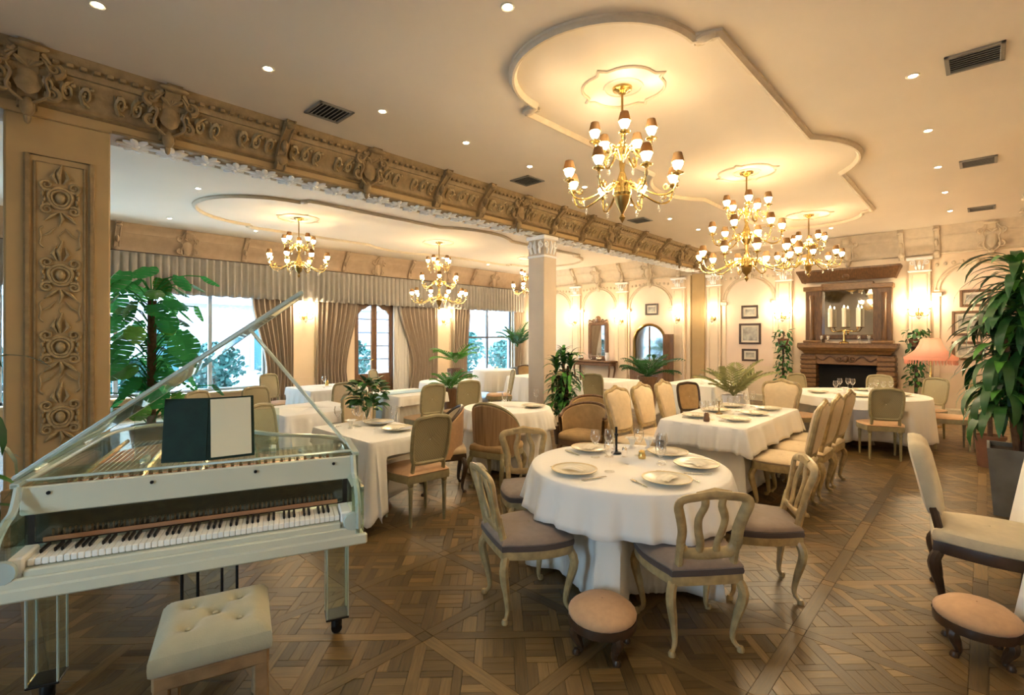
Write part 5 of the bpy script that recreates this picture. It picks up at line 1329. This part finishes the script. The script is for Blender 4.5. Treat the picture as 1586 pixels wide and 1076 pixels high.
# ------------------------------------------------------------------ plants
def strap(L, w, droop, m, n=7, fold=.25):
    rows_ = []; x = z = 0; a = 0
    for i in range(n + 1):
        t = i / n; ww_ = w * (sin(pi * min(1, .08 + t * .92)) ** .7) * (1 if t < .98 else .2)
        rows_.append([(-ww_, x, z + ww_ * fold), (0, x, z), (ww_, x, z + ww_ * fold)]); a = -droop * t * 1.6
        x += L / n * cos(a); z += L / n * sin(a)
    me = MB().grid(rows_).mesh('leaf', m); me['len'] = L; return me
def monstera_leaf(S, m):
    """heart blade with deep side cuts; stalk end at origin, tip along +Y"""
    b = MB(); n = 5
    for s in (-1, 1):
        for i in range(n):
            t0, t1 = i / n, (i + .88) / n
            def mid(t): return (0, S * (t * 1.0), .05 * S * sin(pi * t))
            def edge(t):
                w = S * .54 * sin(pi * (t * .80 + .16)) ** .8; return (s * w, S * (t * 1.0 - .10 + .14 * t), -.06 * S * (w / (S * .5)) ** 2)
            a, c = mid(t0), mid(min(1, (i + 1) / n)); e0, e1 = edge(t0), edge(t1)
            h0 = tuple((p * .5 + q * .5) for p, q in zip(a, e0)); h1 = tuple((p * .5 + q * .5) for p, q in zip(c, e1)); h0 = (h0[0], h0[1], h0[2] + .03 * S); h1 = (h1[0], h1[1], h1[2] + .03 * S)
            o = [a, h0, e0, e1, h1, c]; b.add(o, [(0, 1, 4, 5), (1, 2, 3, 4)] if s < 0 else [(5, 4, 1, 0), (4, 3, 2, 1)])
    return b.mesh('leaf', m)
def oval(L, w, m, n=5):
    rows_ = []
    for i in range(n + 1):
        t = i / n; q = w * sin(pi * (.04 + .92 * t)) ** .8; rows_.append([(-q, L * t, .15 * q - .25 * L * t * t), (0, L * t, -.25 * L * t * t), (q, L * t, .15 * q - .25 * L * t * t)])
    return MB().grid(rows_).mesh('leaf', m)
def frond(L, m, n=13, wl=.30, droop=1.1):
    b = MB(); pts = []; x = z = 0
    for i in range(n + 1):
        t = i / n; pts.append((0, x, z)); a = .0 - droop * t; x += L / n * cos(a); z += L / n * sin(a)
    b.tube(pts, [.008 * L + .003, .0015], 4)
    for i in range(2, n + 1):
        t = i / n; ll = L * wl * (sin(pi * (.12 + .85 * t)) ** .7); p = pts[i]; wd = .018 * L + .004
        for s in (-1, 1):
            d = Vector((s * .8, .6, -.25)).normalized(); q = Vector((0, 1, .3)).normalized() * wd
            a = Vector(p); md = a + d * ll * .5 + Vector((0, 0, .02 * L)); b.add([a, md + q, a + d * ll, md - q], [(0, 1, 2, 3)])
    return b.mesh('frond', m)
def orient(p, az, el, roll=0, sc=1):
    return Matrix.Translation(p) @ Matrix.Rotation(az, 4, 'Z') @ Matrix.Rotation(el, 4, 'X') @ Matrix.Rotation(roll, 4, 'Y') @ Matrix.Scale(sc, 4)
def pot(parent, r0, r1, h, m, square=False, nm='pot'):
    if square:
        P = lambda r, z: [(r, r, z), (-r, r, z), (-r, -r, z), (r, -r, z)]
        b = MB().grid([P(r0 * .2, 0), P(r0, 0), P(r1, h), P(r1 - .02, h), P(r1 - .03, h - .05), P(.01, h - .05)], True); o = b.build(nm, M[m], parent, smooth=False)
        MB().grid([P(r1 - .03, h - .04), P(.01, h - .03)], True).build('soil', M['soil'], parent, smooth=False)
    else:
        MB().lathe([(0, 0), (r0, 0), (r1 * .97, h * .9), (r1 * 1.05, h * .9), (r1 * 1.05, h), (r1 * .92, h), (r1 * .88, h * .9), (0, h * .9)], 18).build(nm, M[m], parent)
        MB().lathe([(r1 * .87, h * .91), (0, h * .93)], 16).build('soil', M['soil'], parent)
rp = random.Random(11)
def dracaena(x, y, h, spots, nl, leafs, lab, potargs, ph, name='dracaena', canes=None):
    t = thing(name, lab, 'plant', (x, y, 0)); pot(t, *potargs)
    for (cx, cy, ch) in canes: MB().tube(cr([(cx * .3, cy * .3, ph - .06), (cx * .7, cy * .6, ph + ch * .4), (cx, cy, ph + ch)], 3), [.03, .02], 7).build('cane', M['trunk'], t)
    for (cx, cy, z0, z1, n) in spots:
        for i in range(n):
            z = z0 + (z1 - z0) * i / max(1, n - 1); az = i * 2.4 + rp.uniform(-.3, .3); el = R(rp.uniform(-10, 45)) if i < n * .75 else R(rp.uniform(35, 75))
            LL = leafs[i % len(leafs)].get('len', .5) * 1.15
            if x + cx - sin(az) * LL > .74: az = -az
            place('leaf', leafs[i % len(leafs)], t, mtx=orient((cx, cy, z), az, el, 0, rp.uniform(.75, 1.15)))
    return t
sl = [strap(.50, .038, 1.35, M['leaf']), strap(.56, .042, 1.55, M['leaf']), strap(.42, .036, 1.1, M['leafb'])]
dracaena(.26, 6.60, 2.4, [(-.14, -.1, .90, 1.75, 76), (.06, .05, 1.3, 2.15, 84), (-.08, .15, .95, 1.6, 60), (-.04, -.12, 1.75, 2.3, 60)], 0, sl, 'tall dracaena with long drooping leaves in a square grey planter', (.20, .245, .62, 'pot', True), .62, canes=[(-.12, -.1, 1.1), (.12, .05, 1.5), (-.02, .15, .9), (.05, -.12, 1.65)])
ss = [strap(.27, .030, .9, M['leaf'], 5), strap(.31, .032, 1.1, M['leafb'], 5), strap(.23, .028, .8, M['leaf'], 5)]
dracaena(-4.72, 6.12, 1.5, [(0, 0, .42, 1.42, 100), (.09, .06, .42, 1.36, 100), (-.10, -.05, .42, 1.30, 100)], 0, ss, 'slender leafy potted plant to the aisle side of the column', (.13, .17, .30, 'dark', False), .30, name='potted_plant', canes=[(0, 0, 1.1), (.05, .05, .9), (-.06, -.04, .75)])
dracaena(-4.55, -.20, 1.5, [(.10, .05, .55, 1.5, 26)], 0, sl, 'leafy plant at the left edge of the photograph beyond the piano', (.15, .19, .35, 'dark', False), .35, name='potted_plant', canes=[(.08, .04, 1.1)])
dracaena(.40, 8.3, .9, [(0, 0, .42, .85, 24)], 0, ss, 'small leafy potted plant low behind the dracaena planter', (.12, .16, .30, 'terra', False), .30, name='potted_plant', canes=[(0, 0, .4)])
dracaena(.05, 8.75, .9, [(0, 0, .55, .95, 22)], 0, ss, 'second small potted plant behind the planter, nearer the fireplace', (.12, .15, .40, 'terra', False), .40, name='potted_plant', canes=[(0, 0, .4)])
# monstera with a moss pole
mo = thing('monstera', 'large monstera on a moss pole in front of the wide window', 'plant', (-8.42, 1.56, 0)); pot(mo, .20, .26, .42, 'pot')
MB().tube([(0, 0, .36), (.01, 0, 1.2), (0, .01, 2.15)], .055, 9).build('moss_pole', M['trunk'], mo)
ml = [monstera_leaf(.27, M['leafm']), monstera_leaf(.23, M['leafb']), monstera_leaf(.31, M['leafm'])]
for i in range(84):
    z = .50 + 1.95 * (i / 83); az = i * 2.4 + rp.uniform(-.4, .4); r_ = rp.uniform(.12, .74) * (1.15 - .3 * z / 2.6)
    p1 = Vector((-sin(az) * r_, cos(az) * r_, z + .12)); 
    MB().tube(cr([(0, 0, z - .15), (p1.x * .5, p1.y * .5, z + .10), tuple(p1)], 3), .008, 5).build('stalk', M['leafm'], mo)
    place('leaf', ml[i % 3], mo, mtx=orient(p1, az + rp.uniform(-.4, .4), R(rp.uniform(-75, -30)), rp.uniform(-.35, .35), rp.uniform(.8, 1.15)))
# palms
def palm(x, y, z, fr, n, lab, el0, potargs, h0, name='potted_palm', sc=1, stem=True):
    t = thing(name, lab, 'plant', (x, y, z))
    if potargs: pot(t, *potargs)
    for i in range(n):
        az = i * 2.4; el = R(el0 + (i % 3) * 13 - (i / n) * 20); place('frond', fr[i % len(fr)], t, mtx=orient((.02 * cos(az), .02 * sin(az), h0), az, el, 0, sc * rp.uniform(.8, 1.1)))
    return t
fd = [frond(.85, M['leaf']), frond(.75, M['leaf'])]; fpale = [frond(.75, M['leafp'], droop=.9), frond(.65, M['leafp'], droop=.8)]; fb_ = [frond(.55, M['leafb']), frond(.45, M['leafb'])]
palm(-5.55, 10.3, 0, fd, 20, 'dark green palm in front of the glazed niche', 52, (.16, .22, .75, 'brown', False), .72)
palm(-2.95, 8.35, 0, fpale, 15, 'pale yellow green palm behind the long table', 55, (.14, .18, .70, 'leafwhite', False), .68)
palm(-7.0, 5.75, 0, fb_, 12, 'small bright green palm at the side room tables before the column', 55, (.10, .13, .72, 'brown', False), .70)
palm(-9.6, 8.05, 0, [frond(.9, M['leafb'])], 8, 'bright green palm leaning out by the far window', 45, (.16, .20, .85, 'brown', False), 1.0)
palm(-11.5, 12.35, 0, fd, 16, 'tall dark palm in the far window corner', 66, (.2, .24, .6, 'pot', False), 1.3, sc=1.15)
# vase of foliage on the square table
vs = thing('vase_of_foliage', 'glass vase of dark green foliage on the square table by the piano', 'plant', (-4.68, 2.72, TZ))
MB().lathe([(0, 0), (.05, 0), (.045, .01), (.04, .06), (.055, .15), (.05, .15), (.036, .06), (0, .02)], 14).build('vase', M['glass'], vs)
ol = [oval(.10, .03, M['leaf']), oval(.085, .028, M['leafb']), oval(.11, .032, M['leaf'])]
for k in range(7):
    a = k * 2.4; MB().tube([(0, 0, .02), (.05 * cos(a), .05 * sin(a), .2), (.10 * cos(a), .10 * sin(a), .34)], .004, 4).build('stem', M['leaf'], vs)
for i in range(130):
    a = i * 2.4; z = .14 + .30 * ((i * 7) % 130) / 130; r_ = .145 * sqrt(rp.random()) * (1.1 - .5 * abs(z - .28) / .2) + .02
    place('leaf', ol[i % 3], vs, mtx=orient((r_ * cos(a), r_ * sin(a), z), a - pi / 2, R(rp.uniform(-30, 50)), rp.uniform(-.5, .5), rp.uniform(.8, 1.2)))
# ivy on stands each side of the fireplace
for x, lab in ((FX - 1.25, 'hanging ivy on a stand at the left side of the fireplace'), (FX + 1.25, 'hanging ivy on a stand at the right side of the fireplace')):
    iv = thing('hanging_ivy', lab, 'plant', (x, YB - .42, 0)); MB().lathe([(0, 0), (.14, 0), (.13, .03), (.03, .08), (.025, 1.35), (.12, 1.42), (.12, 1.44), (0, 1.44)], 12).build('stand', M['dark'], iv)
    MB().lathe([(0, 1.44), (.09, 1.44), (.13, 1.6), (.12, 1.6), (0, 1.57)], 14).build('pot', M['terra'], iv)
    for i in range(150):
        a = i * 2.4; t_ = i / 150; z = 1.82 - 1.25 * t_ ** 1.1; r_ = (.17 if z > 1.5 else .12) * sqrt(rp.random()) + .03
        place('leaf', ol[i % 3], iv, mtx=orient((r_ * cos(a), r_ * sin(a), z), a - pi / 2, R(rp.uniform(-70, 20)), rp.uniform(-.5, .5), rp.uniform(.9, 1.4)))
    MB().tube([(0, 0, 1.58), (.02, .0, 1.75)], .02, 5).build('stem', M['trunk'], iv)
# shrubs outside
for i, (x, y, r_, h) in enumerate(((-15.0, -2.2, .8, 1.7), (-15.4, .4, .8, 1.5), (-15.0, 2.4, .7, 1.1), (-15.1, 4.2, .8, 1.5), (-15.0, 6.0, .7, 1.2), (-15.6, 8.4, .8, 1.6), (-15.4, 10.8, .8, 1.3), (-15.2, 13.2, .9, 1.9), (-15.4, 15.6, .8, 1.5))):
    sh = thing('shrub', '%s shrub from the far end of the terrace outside the windows' % ORD[8 - i], 'shrub', (x, y, 0)); MB().tube([(0, 0, 0), (.02, 0, h * .6)], .04, 6).build('stem', M['trunk'], sh)
    b = MB()
    for k in range(900):
        a = rp.uniform(0, 2 * pi); e_ = rp.uniform(-1, 1); q = sqrt(1 - e_ * e_) * r_ * rp.uniform(.2, 1); c_ = Vector((q * cos(a), q * sin(a), h * .55 + e_ * h * .42)); u = Vector((rp.uniform(-1, 1), rp.uniform(-1, 1), rp.uniform(-1, 1))).normalized() * .09; w_ = u.orthogonal().normalized() * .055
        b.add([c_ - u, c_ + w_, c_ + u, c_ - w_], [(0, 1, 2, 3)])
    b.build('foliage', M['leafo'], sh, kind='stuff')
